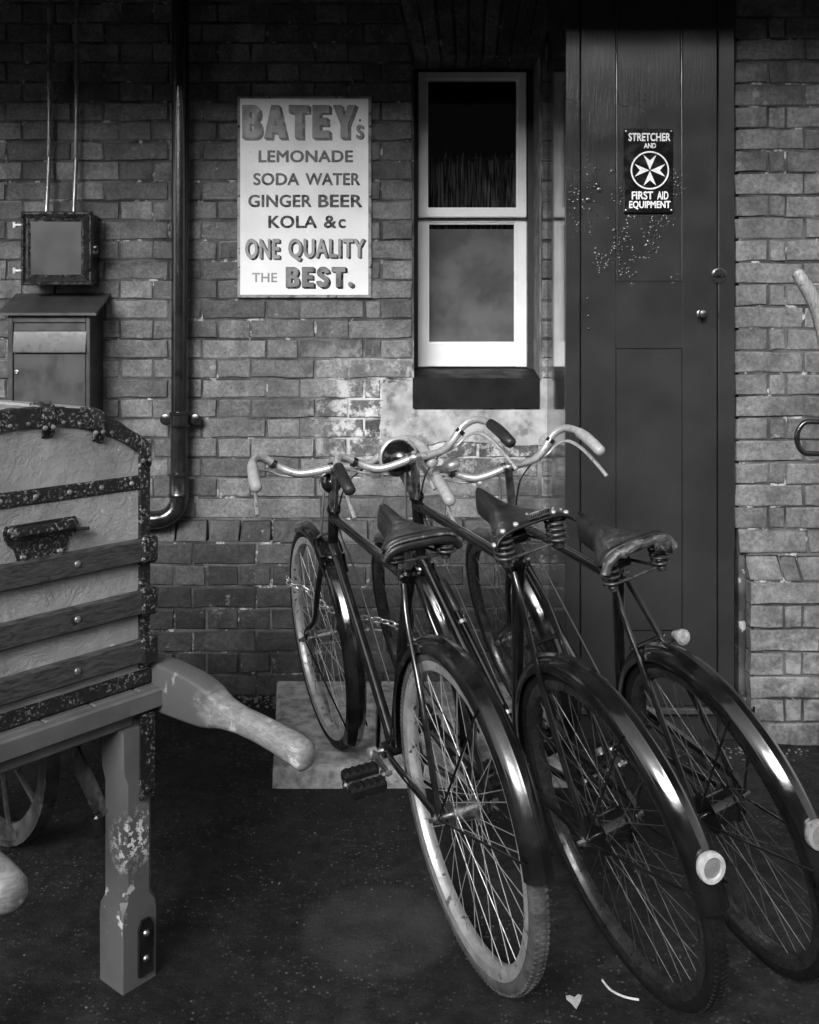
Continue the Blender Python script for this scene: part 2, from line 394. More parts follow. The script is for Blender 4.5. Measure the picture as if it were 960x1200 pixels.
for r in range(9):                                        # plinth, counted from the ground (English bond)
    z0 = r*PC; z1 = z0+PC
    pr = .045 if r < 7 else 0.0; sl = 0.0
    if r == 7: pr, sl = .045, .040
    row = run(-.0-(.037 if r % 2 else .10), -1, [.25] if r % 2 == 0 else [.1262], XL, 9) + run(-.0-(.037 if r % 2 else .10), 1, [.25] if r % 2 == 0 else [.1262], XL, XR)
    for a, b in row: add_rect(a, b, z0, z1, pr, 'plinth' if r < 8 else 'brick', sl)
nrow = int((ZT-PZ)/BC)
AZ0, AZ1 = OZ1, OZ1+.30                                   # flat arch
ACX, ACZ = WX(549.5), WZ(350)
bots = [WX(x) for x in (483.7, 501, 518.5, 534.5, 550, 566, 582.5, 599, 615.5, 633)]
def ray(xb, z): return ACX+(xb-ACX)*(z-ACZ)/(AZ0-ACZ)
for r in range(nrow):
    z0 = PZ+r*BC; z1 = z0+BC; zc = (z0+z1)/2
    left_pat = [S, H] if r % 2 == 0 else None
    le = OX0; re = OX1
    if r % 2 == 0: row = run(le, -1, [S, H], XL, 9)
    else: row = [(le-.125, le), (le-.125-.068, le-.125)]+run(le-.193, -1, [S, H], XL, 9)
    rrow = run(re+.007, 1, [H, S] if r % 2 else [S, H], XL, XR)
    mid = []
    if zc < OZ0-.004 or zc > AZ1: mid = [(le, le+H), (le+H, re-H), (re-H, re)] if r % 2 else [(le, le+S), (le+S, re)]
    if z0 < OZ0 < z1: mid = []
    for a, b in row+mid+rrow:
        if AZ0-.03 < zc < AZ1 and z1 > AZ0:                # courses that die into the arch's skewback
            if a < ray(bots[0], z1) < b or a < ray(bots[0], z0) < b:
                q = rect_q(a, b, z0, z1); h = JO/2
                q[1] = (min(b, ray(bots[0], max(z0, AZ0)))-h, q[1][1]); q[2] = (min(b, ray(bots[0], z1))-h, q[2][1])
                if q[2][0]-q[3][0] > .03: bricks.append((q, random.uniform(-.001,.002), 0, 'brick', vis_area(a, b, z0, z1, D)))
                continue
            if a > ray(bots[0], z1)-.01 and b < ray(bots[-1], z1): continue
            if a < ray(bots[-1], z1) < b:
                a = ray(bots[-1], z1)+.004
        add_rect(a, b, z0, z1, random.uniform(-.002, .003), 'brick')
bricks.sort(key=lambda t: -t[4])
# pier (right) in front of the wall
PIER_D, PL_D = 3.39, 3.31
pier_bricks = []
pc = 26.1*PIER_D/F_PX; px0 = 1.142; pz0 = WZ(682, PL_D)
ppc = pz0/7
for r in range(9):
    z0 = r*ppc if r < 7 else pz0+(r-7)*.5*(WZ(620, PIER_D)-pz0); z1 = (r+1)*ppc if r < 7 else pz0+(r-6)*.5*(WZ(620, PIER_D)-pz0)
    x0 = 1.168 if r < 8 else 1.15
    pat = [.245, .12] if r % 2 == 0 else [.12, .062, .245, .12]
    x = x0; k = 0
    while x < 2.3:
        w = pat[k % len(pat)] if k < 4 else [.245, .12][k % 2]
        pr = D-PL_D; sl = 0.0
        if r == 7: sl = (PIER_D-PL_D)*.75
        if r == 8: pr = D-PL_D-(PIER_D-PL_D)*.75; sl = (PIER_D-PL_D)*.25
        pier_bricks.append((rect_q(x, x+w, z0, z1), pr, sl, 'pier', vis_area(x, x+w, z0, z1, PL_D))); x += w; k += 1
pzt = WZ(620, PIER_D); r = 0
while pzt+r*pc < ZT:
    z0 = pzt+r*pc; x = px0; k = 0; pat = [.12, .062, .245, .12] if r % 2 == 0 else [.245, .122]
    while x < 2.3:
        w = pat[k] if k < len(pat) else [.245, .122][k % 2]
        pier_bricks.append((rect_q(x, x+w, z0, z0+pc), D-PIER_D+random.uniform(-.001,.003), 0, 'pier', vis_area(x, x+w, z0, z0+pc, PIER_D))); x += w; k += 1
    r += 1
pier_bricks.sort(key=lambda t: -t[4])
def place_bricks(lst, cap, parent, dep):
    rest = {}
    for i, (q, pr, sl, fam, area) in enumerate(lst):
        if i < cap and area > 60:
            w = round(q[1][0]-q[0][0], 3); h = round(q[3][1]-q[0][1], 3)
            o0 = Vector(q[0]); loc = [(Vector(p)-o0) for p in q]
            var = i % 6; key = (tuple((round(p.x, 3), round(p.y, 3)) for p in loc), round(sl, 3), fam, var)
            if key not in brick_cache:
                ob = brick_shape([tuple(p) for p in loc], 0, .05, key, slope=sl).build('brick', M[fam], smooth=50, link=False); brick_cache[key] = ob.data
            o = bpy.data.objects.new('brick', brick_cache[key]); C.objects.link(o); o.parent = parent
            o.location = (o0.x, -pr, o0.y); o.rotation_euler = (random.uniform(-.006,.006), random.uniform(-.004,.004), random.uniform(-.003,.003))
        else:
            mb = rest.setdefault(fam, MB()); s = brick_shape(q, pr, .05-pr, (i, fam), slope=sl); mb.add(s.v, s.f)
    for fam, mb in rest.items():
        o = mb.build('brickwork', M[fam+'_i'], parent, smooth=50); o['kind'] = 'stuff'
place_bricks(bricks, 240, wall, D)
pier = MB().box(1.160, 2.3, -(D-PIER_D)+.005, .0, 0, ZT).add([], []).build('pier', M['mortar'], wall, smooth=0)
pl = MB().prism([(-(D-PL_D)+.009, 0), (-(D-PIER_D)+.004, 0), (-(D-PIER_D)+.004, pzt-.01), (-(D-PL_D)+.75*(PIER_D-PL_D)+.007, (pzt+pz0)/2), (-(D-PL_D)+.008, pz0)], 0, 1.185, 2.3).build('plinth_backing', M['mortar'], pier, smooth=0)
place_bricks(pier_bricks, 62, pier, PIER_D)
# mortar core of the wall, built round the opening
mw = MB(); y0, y1 = .0045, .34
mw.box(XL, OX0+.004, y0, y1, 0, ZT).box(OX1+.009, XR, y0, y1, 0, ZT)
mw.box(OX0+.004, OX1+.009, y0, y1, 0, OZ0+.01).box(OX0+.004, OX1+.009, y0, y1, OZ1+.004, ZT)
mw.build('mortar_joints', M['mortar'], wall, smooth=0)
mw = MB().box(XL, XR, -.0405, .003, 0, 7*PC+.006).build('plinth_core', M['mortar'], wall, smooth=0)
# jamb bricks lining the right reveal and the underside of the arch
MB().cbox(OX1+.001, OX1+.010, .003, .23, OZ0, OZ1+.002, .002).build('window_reveal', M['reveal'], wall)
arch = MB().box(bots[0]+.01, bots[-1]-.01, .02, .22, AZ0+.006, AZ0+.03).build('window_arch', M['mortar'], wall, smooth=0)
for i in range(len(bots)-1):
    a, b = bots[i], bots[i+1]; h = .005
    q = [(a+h, AZ0), (b-h, AZ0), (ray(b, AZ1)-h, AZ1), (ray(a, AZ1)+h, AZ1)]
    o = brick_shape(q, .003, .2, ('arch', i)).build('brick', M['brick'], arch, smooth=50)
# render patch below the sill
pts = [(448,449),(486,446),(486,480),(632,480),(632.5,446),(646,444),(646,500),(645,522),(600,522),(590,516),(566,520),(552,516),(520,518),(500,522),(480,520),(470,528),(458,536),(449,520),(445,500),(447,478)]
rnd = random.Random(3); poly = []
for i in range(len(pts)):
    a = Vector(pts[i]); b = Vector(pts[(i+1) % len(pts)])
    for k in range(3):
        p = a.lerp(b, k/3)+Vector((rnd.uniform(-1.6,1.6), rnd.uniform(-1.6,1.6))) if not (i in (1,2,3,4,5,6)) else a.lerp(b, k/3)
        poly.append((WX(p.x), WZ(p.y)))
MB().prism(poly, 1, -.0052, .02).build('render_patch', M['plaster'], wall, smooth=30)
# window
WD = .20                                                  # recess
wd = D+WD
win = MB()
fx0, fx1, fz0, fz1 = OX0+.002, OX1+.003, WZ(432, wd), OZ1-.001
win.box(fx0, fx0+.020, WD-.012, WD+.09, fz0, fz1).box(fx1-.026, fx1, WD-.012, WD+.09, fz0, fz1).box(fx0+.02, fx1-.026, WD-.012, WD+.09, fz1-.012, fz1)
window = win.build('window', M['sash_black'], wall, smooth=0)
def sash(name, x0, x1, zb, zt, st, top, bot, y, par):
    m = MB(); m.cbox(x0, x0+st, y, y+.035, zb, zt, .003); m.cbox(x1-st, x1, y, y+.035, zb, zt, .003)
    m.cbox(x0+st-.002, x1-st+.002, y+.001, y+.034, zt-top, zt-.001, .003); m.cbox(x0+st-.002, x1-st+.002, y+.001, y+.034, zb+.001, zb+bot, .003)
    bd = .006                                              # glazing bead
    m.box(x0+st, x0+st+bd, y+.008, y+.03, zb+bot, zt-top).box(x1-st-bd, x1-st, y+.008, y+.03, zb+bot, zt-top)
    m.box(x0+st+bd, x1-st-bd, y+.008, y+.03, zb+bot, zb+bot+bd).box(x0+st+bd, x1-st-bd, y+.008, y+.03, zt-top-bd, zt-top)
    m.build(name, M['white'], par)
    MB().box(x0+st, x1-st, y+.018, y+.022, zb+bot, zt-top).build('pane', M['glass'], par, smooth=0)
sx0, sx1 = WX(489, wd), WX(618, wd)
sash('upper_sash', WX(490, wd), WX(617, wd), WZ(255, wd), WZ(83, wd), .036, .036, .036, WD-.010, window)
sash('lower_sash', WX(487.5, wd+.03), WX(618.5, wd+.03), WZ(430, wd+.03), WZ(256.5, wd+.03), .050, .016, .100, WD+.028, window)
sill = MB().prism([(-.012, OZ0), (.22, OZ0), (.22, WZ(431, wd)-.004), (WD-.02, WZ(431, wd)-.004), (-.012, WZ(443)), ], 0, OX0-.001, OX1+.0005).build('window_sill', M['sill'], wall, smooth=0)
room = MB(); rx0, rx1, ry0, ry1, rz0, rz1 = -.9, 1.5, .345, 2.4, .3, 2.9
room.box(rx0, rx1, ry1, ry1+.05, rz0, rz1).box(rx0-.05, rx0, ry0, ry1, rz0, rz1).box(rx1, rx1+.05, ry0, ry1, rz0, rz1).box(rx0, rx1, ry0, ry1, rz0-.05, rz0).box(rx0, rx1, ry0, ry1, rz1, rz1+.05)
room.build('room_shell', M['dark_room'], wall, smooth=0)
# net curtain behind the glass
cu = MB(); nx, rows = 90, []
rnd = random.Random(5); ph = [rnd.uniform(0, 6.28) for _ in range(6)]
def fold(u, t): return .010*math.sin(u*95+ph[0]+t)+.006*math.sin(u*173+ph[1])+.008*math.sin(u*41+ph[2]+t*2)
for k in range(14):
    t = k/13; row = []
    for i in range(nx+1):
        u = i/nx; x = -.06+u*.66; zt = 2.17+.018*math.sin(u*160)+.012*math.sin(u*61); z = 1.20+(zt-1.20)*t
        row.append((x, .295+fold(u*.6, t), z))
    rows.append(row)
cu.loft(rows, caps=False, closed=False)
o = cu.build('net_curtain', M['net'], None, smooth=180); tag(o, 'gathered grey net curtain hanging inside the sash window', 'curtain')
sm = o.modifiers.new('thickness', 'SOLIDIFY'); sm.thickness = .0012
bl = MB().cbox(.02, .50, .262, .266, 1.22, WZ(268, wd+.05), .001).build('window_blind', M['blind']); tag(bl, 'flat grey blind filling the lower pane of the sash window', 'blind')
rod = MB().tube([(-.08, .295, 2.165), (.62, .295, 2.165)], .004, 8).build('curtain_wire', M['sash_black'], o)

# ------------------------------------------------------------------ canopy overhead (outside the picture, added and sized to shade the upper wall)
can = empty('shade_canopy', (0, 0, 3.1)); tag(can, 'unseen dark boarded canopy added overhead to shade the top of the wall', 'canopy')
def cpart(name, *b): o = MB().box(*b).build(name, M['canopy'], can, smooth=0); return o
for i in range(22): cpart('roof_board', -6.6+i*.6+.004, -6.0+i*.6, -2.30, .34, 0.02, .05)
cpart('valance', -6.6, 6.6, -2.36, -2.305, -.10, .25); cpart('wall_plate', -6.6, 6.6, .0, .34, -.06, .018)
for i in range(5): cpart('beam', -6+i*3, -5.88+i*3, -2.30, -.002, -.055, .018)

# made-up shed behind the camera, added to block sky light and darken reflections
opp = empty('sky_block_shed', (0, -13.2, 0)); tag(opp, 'added dark boarded shed behind the viewer that blocks sky and darkens reflections', 'shed')
for i in range(36): MB().cbox(-18+i, -17.02+i, 0, .12, 0, 4.3, .01).build('board', M['canopy'], opp, 0)
MB().prism([(-.4, 4.2), (-4, 6.3), (-7.6, 4.2)], 0, -18.3, 18.3).build('roof', M['canopy'], opp, 0)
MB().box(-18.3, 18.3, -.45, .35, 4.31, 5.85).build('sky_block_board', M['canopy'], opp, 0)  # tall board added to close the sky gap reflected in the upper pane
MB().box(-18, 18, -7, -.02, 0, 4.15).build('shell', M['canopy'], opp, 0)
# ------------------------------------------------------------------ lettering
def _strk(c, hw):
    c = [Vector(p) for p in spline([(x, y, 0) for x, y in c], 3)]; L = []; Rr = []
    for i, p in enumerate(c):
        t = (c[min(i+1, len(c)-1)]-c[max(i-1, 0)]).normalized(); n = Vector((-t.y, t.x, 0)); L.append((p+n*hw)[:2]); Rr.append((p-n*hw)[:2])
    return L+Rr[::-1]
GLYPH = {'T': (.75, [[(0,1),(.75,1),(.75,.77),(.515,.77),(.515,0),(.235,0),(.235,.77),(0,.77)]]),
 'E': (.64, [[(0,0),(0,1),(.64,1),(.64,.77),(.28,.77),(.28,.62),(.57,.62),(.57,.40),(.28,.40),(.28,.23),(.64,.23),(.64,0)]]),
 'Y': (.86, [[(0,1),(.30,1),(.43,.66),(.56,1),(.86,1),(.57,.40),(.57,0),(.29,0),(.29,.40)]]),
 'A': (.86, [[(0,0),(.29,1),(.57,1),(.86,0),(.58,0),(.54,.17),(.32,.17),(.28,0)], [(.365,.36),(.495,.36),(.43,.66)]]),
 'B': (.72, [[(0,0),(0,1),(.44,1),(.56,.97),(.64,.89),(.67,.76),(.64,.63),(.57,.54),(.66,.47),(.71,.37),(.72,.27),(.69,.13),(.61,.04),(.48,0)], [(.27,.61),(.27,.80),(.36,.80),(.41,.77),(.41,.65),(.36,.61)], [(.27,.20),(.27,.43),(.38,.43),(.44,.38),(.44,.25),(.38,.20)]]),
 'S': (.66, [_strk([(.56,.70),(.52,.83),(.40,.885),(.24,.87),(.145,.77),(.16,.65),(.28,.56),(.42,.48),(.52,.38),(.52,.23),(.42,.125),(.25,.115),(.13,.19),(.10,.31)], .125)]),
 '.': (.26, [[(.13+.13*math.cos(a), .13+.13*math.sin(a)) for a in [2*math.pi*k/12 for k in range(12)]]])}
def text_mb(s, x0, x1, z0, z1, y, bold=.0, block=False, space=1.0):
    if block:
        cu = bpy.data.curves.new('t', 'CURVE'); cu.dimensions = '2D'; x = 0
        for ch in s:
            w, polys = GLYPH[ch]; x -= .05 if ch == 'A' else 0
            for pl_ in polys:
                sp = cu.splines.new('POLY'); sp.points.add(len(pl_)-1); sp.use_cyclic_u = True
                for q, p in zip(sp.points, pl_): q.co = (x+p[0], p[1], 0, 1)
            x += w+(.15 if ch != 'A' else .09)
    else:
        cu = bpy.data.curves.new('t', 'FONT'); cu.body = s; cu.size = 1; cu.space_character = space
    cu.resolution_u = 4; cu.fill_mode = 'FRONT' if block is False else 'BOTH'
    ob = bpy.data.objects.new('t', cu); C.objects.link(ob)
    dg = bpy.context.evaluated_depsgraph_get(); me = bpy.data.meshes.new_from_object(ob.evaluated_get(dg))
    v = np.array([p.co[:] for p in me.vertices]); f = [tuple(p.vertices) for p in me.polygons]
    if bold and not block:                                  # heavier weight by over-striking, each strike a hair behind the last
        vs = []; fs = []
        for k, (dx, dz) in enumerate(((0,0), (1,0), (-1,0), (0,1), (0,-1), (.7,.7), (-.7,.7), (.7,-.7), (-.7,-.7))):
            fs += [tuple(i+len(vs)*len(v) for i in p) for p in f]; vs.append(v+np.array([dx*bold, dz*bold*.8, k]))
        v = np.concatenate(vs); f = fs
    bpy.data.objects.remove(ob); bpy.data.curves.remove(cu); bpy.data.meshes.remove(me)
    a = v.min(0); b = v.max(0)
    X = x0+(v[:,0]-a[0])/(b[0]-a[0])*(x1-x0); Z = z0+(v[:,1]-a[1])/(b[1]-a[1])*(z1-z0)
    return [(float(x), y+.000009*float(k), float(z)) for x, z, k in zip(X, Z, v[:,2])], f
SD = 3.808
sg = empty('enamel_sign', (0, 0, 0)); tag(sg, 'white enamel advertising sign for soft drinks screwed to the brick wall', 'sign')
yb = SD-D
MB().cbox(WX(278, SD), WX(435.5, SD), yb, yb+.010, WZ(349, SD), WZ(112.5, SD), .002).build('border', M['enamel_edge'], sg)
MB().cbox(WX(281.5, SD), WX(431.8, SD), yb-.0012, yb+.004, WZ(345.5, SD), WZ(115.5, SD), .0008).build('face', M['enamel_white'], sg)
yf = yb-.0012
def words(name, s, a, b, t, u, m, par, y, dep, bold=.03, shade=None, block=False, space=1.0):
    x0, x1, z0, z1 = WX(a, dep), WX(b, dep), WZ(u, dep), WZ(t, dep)
    if shade:
        mb = MB(); n = 8; sx, sz = shade[0]/F_PX*dep, shade[1]/F_PX*dep
        for k in range(n+1):
            fr = k/n; v, f = text_mb(s, x0+sx*fr, x1+sx*fr, z0-sz*fr, z1-sz*fr, y-.0012+.0001*k, bold+.006, block, space); mb.add(v, f)
        mb.build('letter_shade', M['ink_dark'], par, smooth=0)
        ins = .0016 if block else .0006
        x0 += ins; x1 -= ins; z0 += ins; z1 -= ins; y -= .0006
    v, f = text_mb(s, x0, x1, z0, z1, y-.001, bold, block, space); return MB().add(v, f).build(name, m, par, smooth=0)
words('lettering', 'BATEY', 284, 417, 123, 162, M['ink_grey'], sg, yf, SD, 0, (3.6, 2.8), True)
words('lettering', 's', 417.5, 426, 146, 163, M['ink_grey'], sg, yf, SD, .015, (1.4, .9))
words('lettering', '.', 420.5, 423.5, 139.5, 142.5, M['ink_dark'], sg, yf, SD, 0, None, True)
for s, a, b, t, u, m, bo in (('LEMONADE', 303, 414, 176, 190.5, 'ink_dark', .034), ('SODA', 297, 351, 202.7, 217.3, 'ink_dark', .034), ('WATER', 358, 422.3, 202.7, 217.3, 'ink_dark', .034), ('GINGER', 291, 365.5, 228, 243, 'ink_dark', .034), ('BEER', 373, 425, 228, 243, 'ink_dark', .034),
                         ('KOLA', 314.5, 371.8, 252.5, 267.5, 'ink_dark', .034), ('&', 379.5, 394.5, 252.5, 267.5, 'ink_dark', .034), ('c', 396.5, 405.5, 256.5, 267.5, 'ink_dark', .03), ('THE', 295.5, 325, 319.7, 330.8, 'ink_mid', .022)):
    words('lettering', s, a, b, t, u, M[m], sg, yf, SD, bo, None, False, 1.04)
for s, a, b in (('ONE', 287.5, 328), ('QUALITY', 338, 427.5)): words('lettering', s, a, b, 279.5, 303.5 if s == 'ONE' else 306, M['ink_mid'], sg, yf, SD, .03, (2.2, 1.7), False, 1.12)
words('lettering', 'BEST.', 335, 414, 312.5, 337, M['ink_grey'], sg, yf, SD, 0, (2.6, 2.0), True)
for x in (280, 434):
    for y in (148, 229.5, 312.5): MB().lathe([(.0001, -.004), (.004, -.003), (.0055, 0), (.0055, .004)], P(x, y, SD)+Vector((0, -.001, 0)), (0, 1, 0), 10).build('screw', M['iron'], sg)
for x in (316, 394):
    for y in (113.8, 347.6): MB().lathe([(.0001, -.003), (.003, -.002), (.004, 0), (.004, .004)], P(x, y, SD), (0, 1, 0), 8).build('screw', M['iron'], sg)

# ------------------------------------------------------------------ first aid cabinet
CD = 3.36; yc = CD-D
cab = empty('first_aid_cabinet', (WX(762, CD), yc/2, 0)); tag(cab, 'tall dark glossy panelled cupboard standing against the wall beside the window', 'cabinet')
cab_off = Vector(cab.location)
def cp(name, mb, m, sub=None, smooth=35):
    mb.v = [tuple(Vector(p)-cab_off) for p in mb.v]; return mb.build(name, m, sub or cab, smooth)
cx0, cx1 = WX(663, CD), WX(861, CD); CT = 3.03; dx0, dx1 = WX(681, CD), WX(841, CD); dz0 = WZ(829, CD)
cp('side_panel', MB().cbox(cx0, cx0+.025, yc+.03, -.0465, 0, CT, .002), M['cabside']); cp('scribe_strip', MB().box(cx0+.0005, cx0+.02, -.0465, -.0035, PZ+.01, CT), M['cabside'])
cp('side_panel', MB().cbox(cx1-.025, cx1, yc+.03, -.05, 0, CT, .002), M['cabside'])
cp('top', MB().box(cx0, cx1, yc, -.05, CT+.001, CT+.03), M['cabinet']); cp('back', MB().box(cx0+.026, cx1-.026, -.075, -.05, .02, CT-.001), M['cabinet'])
cp('post', MB().cbox(cx0-.001, dx0-.003, yc-.0, yc+.028, 0, CT, .003), M['cabinet']); cp('post', MB().cbox(dx1+.003, cx1+.001, yc, yc+.028, 0, CT, .003), M['cabinet'])
cp('sill', MB().cbox(dx0-.002, dx1+.002, yc-.014, yc+.03, dz0-.022, dz0, .004), M['letter_flap']); cp('plinth_board', MB().box(dx0-.002, dx1+.002, yc+.012, yc+.03, 0, dz0-.023), M['cabinet'])
door = cp('door', MB().box(dx0+.001, dx1-.001, yc+.012, yc+.03, dz0+.004, CT-.003), M['cabinet'])
pxa, pxb = WX(722, CD), WX(800.5, CD); u0 = WZ(330.5, CD); l0, l1 = WZ(740, CD), WZ(408, CD)
fy = yc+.003
cp('stile', MB().cbox(dx0+.001, pxa, fy, yc+.013, dz0+.005, CT-.004, .0015), M['cabinet'], door); cp('stile', MB().cbox(pxb, dx1-.001, fy, yc+.013, dz0+.005, CT-.004, .0015), M['cabinet'], door)
for a, b in ((l1, u0), (dz0+.005, l0)): cp('rail', MB().box(pxa-.0005, pxb+.0005, fy+.0006, yc+.013, a, b), M['cabinet'], door)
cp('panel', MB().cbox(pxa+.004, pxb-.004, fy+.0035, yc+.0125, u0+.004, CT-.006, .002), M['cabinet'], door); cp('panel', MB().cbox(pxa+.0025, pxb-.0025, fy+.0022, yc+.0125, l0+.0025, l1-.0025, .0015), M['cabinet'], door)
for a in (pxa+.0005, pxb-.0065): cp('bead', MB().tube([(a+.003, fy-.0005, u0+.003), (a+.003, fy-.0005, CT-.01)], .0042, 8), M['cabinet'], door)
cp('bead', MB().tube([(pxa+.003, fy+.001, u0+.003), (pxb-.003, fy+.001, u0+.003)], .0026, 6), M['cabinet'], door)
k = P(821, 368, CD)
cp('knob', MB().lathe([(.014, .0), (.014, -.004), (.006, -.006), (.006, -.016), (.013, -.022), (.0155, -.030), (.012, -.038), (.0001, -.041)], (k.x, fy, k.z), (0, 1, 0), 20), M['knob'], door)
k = P(843, 323, CD)
lt = cp('latch', MB().lathe([(.0275, 0), (.0275, -.003), (.022, -.0045), (.0215, -.003), (.0001, -.003)], (k.x, yc+.001, k.z), (0, 1, 0), 28), M['cabinet'])
cp('latch_bar', MB().cbox(k.x-.021, k.x+.018, yc-.010, yc-.001, k.z-.004, k.z+.004, .002), M['box_edge'], lt)
v, f = text_mb('EQUIP', WX(692, CD), WX(762, CD), WZ(127, CD), WZ(107, CD), fy-.0004, .02)
rg = random.Random(11)
for bx_, bz_, br in ((698,197,.006),(690,212,.005),(697,219,.007),(703,222,.012),(700,216,.009),(689,220,.006),(694,226,.005),(690,234,.012),(697,236,.006),(692,246,.005),(706,243,.004),(700,252,.003),(689,350,.005),(690,370,.006),(690,385,.005)):
    p_ = P(bx_, bz_, CD)
    cp('paint_blister', MB().lathe([(br*1.05, .001), (br, -.0008), (br*.8, -.0025), (br*.45, -.0036), (.0001, -.004)], (p_.x, fy, p_.z), (0, 1, 0), 12), M['cabinet'], door, smooth=80)
# ghost of older lettering under the paint
cp('ghost_lettering', MB().add(v, f), M['cabinet'], door, smooth=0)

st = empty('stretcher_sign', (0,0,0)); tag(st, 'small black enamel first aid sign with white eight pointed cross on cupboard door', 'sign')
ST = CD-.004+.0035; ys = ST-D
MB().cbox(WX(730.8, ST), WX(788.6, ST), ys-.005, ys+.003, WZ(249.5, ST), WZ(151, ST), .002).build('plate', M['enamel_black'], st)
ye = ys-.005
for s, a, b, t, u in (('STRETCHER', 736.2, 785.3, 156, 165.8), ('AND', 754.3, 768.5, 168, 174), ('FIRST', 740, 765, 224.4, 234), ('AID', 769.8, 783, 224.4, 234), ('EQUIPMENT', 737, 785.6, 235.6, 245.6)):
    words('lettering', s, a, b, t, u, M['sign_white'], st, ye, ST, .03)
cc = P(761.3, 199.8, ST); px = ST/F_PX
def ring2(ro, ri, y, n=48):
    vs = []; fs = []
    for i in range(n):
        a = 2*math.pi*i/n
        for r in (ro, ri): vs.append((cc.x+r*math.cos(a), y, cc.z+r*math.sin(a)))
    for i in range(n): j = (i+1) % n; fs.append((2*i, 2*j, 2*j+1, 2*i+1))
    return MB().add(vs, fs)
ring2(22.5*px, 20.7*px, ye-.001).build('roundel', M['sign_white'], st, smooth=0)
for k in range(4):
    a = k*math.pi/2; c, s = math.cos(a), math.sin(a)
    pl_ = [(0, .6), (7.5, 18), (0, 11.6), (-7.5, 18)]
    MB().add([(cc.x+(x*c-y*s)*px, ye-.001, cc.z+(x*s+y*c)*px) for x, y in pl_], [(0,1,2), (0,2,3)]).build('cross_arm', M['sign_white'], st, smooth=0)
for x in (733.5, 786.5):
    for y in (154, 246.5): MB().lathe([(.0001, -.003), (.003, -.002), (.004, 0), (.004, .003)], Vector((WX(x, ST), ye, WZ(y, ST))), (0, 1, 0), 8).build('screw', M['steel'], st)

# ------------------------------------------------------------------ downpipe
PD = 3.765
dp = empty('drainpipe', (WX(211, PD), PD-D, 0)); tag(dp, 'glossy black cast iron drainpipe with eared collar bending left behind the trunk', 'drainpipe')
def dpart(n, mb, m=M['iron'], sub=None): mb.v = [tuple(Vector(p)-Vector(dp.location)) for p in mb.v]; return mb.build(n, m, sub or dp)
pxc = WX(211.5, PD); py = PD-D; r0 = .0335
zc1 = WZ(556, PD); dpart('pipe', MB().tube([(pxc, py, 3.02), (pxc, py, 2.2), (pxc-.003, py, WZ(485, PD)), (pxc-.006, py, zc1)], r0, 28))
col_ = dpart('collar', MB().lathe([(.034, -.03), (.040, -.03), (.042, -.024), (.038, -.019), (.0375, .016), (.042, .020), (.042, .027), (.034, .03)], (pxc-.002, py, WZ(491, PD)), (0,0,1), 28))
for s in (-1, 1): dpart('ear', MB().lathe([(.0001, -.008), (.011, -.008), (.021, -.005), (.023, 0), (.021, .012), (.012, py*-1-.002)], (pxc-.002+s*.058, py+.01, WZ(492, PD)), (0,1,0), 16), sub=col_)
dpart('socket', MB().lathe([(.034, -.05), (.039, -.05), (.041, -.044), (.038, -.038), (.038, .026), (.042, .03), (.042, .038), (.034, .042)], (pxc-.006, py, WZ(566, PD)), (0,0,1), 28))
zb_ = WZ(572, PD)
el = [(pxc-.006, py, zc1-.03), (pxc-.007, py, zb_-.045)]+[(pxc-.007-.085*(1-math.cos(a)), py-.02*(1-math.cos(a)), zb_-.045-.075*math.sin(a)) for a in [R_(x) for x in range(10, 91, 10)]]
el += [(pxc-.22, py-.02, zb_-.125), (pxc-.32, py-.02, zb_-.14)]+[(pxc-.32-.07*math.sin(a), py-.02, zb_-.14-.07*(1-math.cos(a))) for a in [R_(x) for x in (25, 50, 75, 90)]]+[(pxc-.39, py-.02, .0)]
dpart('elbow', MB().tube(el, .035, 24))

# ------------------------------------------------------------------ conduits and switch box
bd = 3.70
for xs, lab in (([58.5, 58, 57.5, 57.5, 54.5], 'thin painted conduit rising from the hinged side of the iron switch box'), ([90.5, 90, 89, 89, 86.5], 'thin painted conduit with a kink rising from the latch side of the switch box')):
    ys_ = (-90, 95, 175, 190, 249); z = 3.784
    c = MB().tube(spline([P(x, y, z if y < 240 else z-.025) for x, y in zip(xs, ys_)], 6), .0085, 12).build('conduit', M['conduit'])
    tag(c, lab, 'conduit', 'conduits above the switch box')
    MB().lathe([(.009, -.012), (.0105, -.012), (.0105, .012), (.009, .012)], P(xs[1], 95, z), (0,0,1), 12).build('coupler', M['conduit'], c)
sb = empty('switch_box', (WX(66, bd), bd-D, 0)); tag(sb, 'black iron electric box with framed hinged door fed by two conduits', 'switch box')
so = Vector(sb.location)
def sp_(n, mb, m, sub=None): mb.v = [tuple(Vector(p)-so) for p in mb.v]; return mb.build(n, m, sub or sb, 30)
bx0, bx1, bz0, bz1 = WX(24, bd), WX(107.5, bd), WZ(334, bd), WZ(247.5, bd); yb_ = bd-D
sp_('case', MB().cbox(bx0+.012, bx1-.006, yb_+.022, -.004, bz0+.006, bz1-.006, .004), M['box_iron'])
def frame_loft(x0, x1, z0, z1, steps):                    # steps: (inset, y)
    rings = [[(x0+i, y, z0+i), (x1-i, y, z0+i), (x1-i, y, z1-i), (x0+i, y, z1-i)] for i, y in steps]
    return MB().loft(rings, caps=False).add(rings[0], [(3,2,1,0)])
dr = sp_('door', frame_loft(bx0, bx1, bz0, bz1, [(0, yb_+.020), (0, yb_+.004), (.003, yb_), (.010, yb_), (.013, yb_+.006), (.030, yb_-.006), (.033, yb_-.006), (.036, yb_-.002), (.040, yb_-.002)]), M['box_edge'])
sp_('door_plate', MB().box(bx0+.039, bx1-.039, yb_-.001, yb_+.004, bz0+.039, bz1-.039), M['box_plate'], dr)
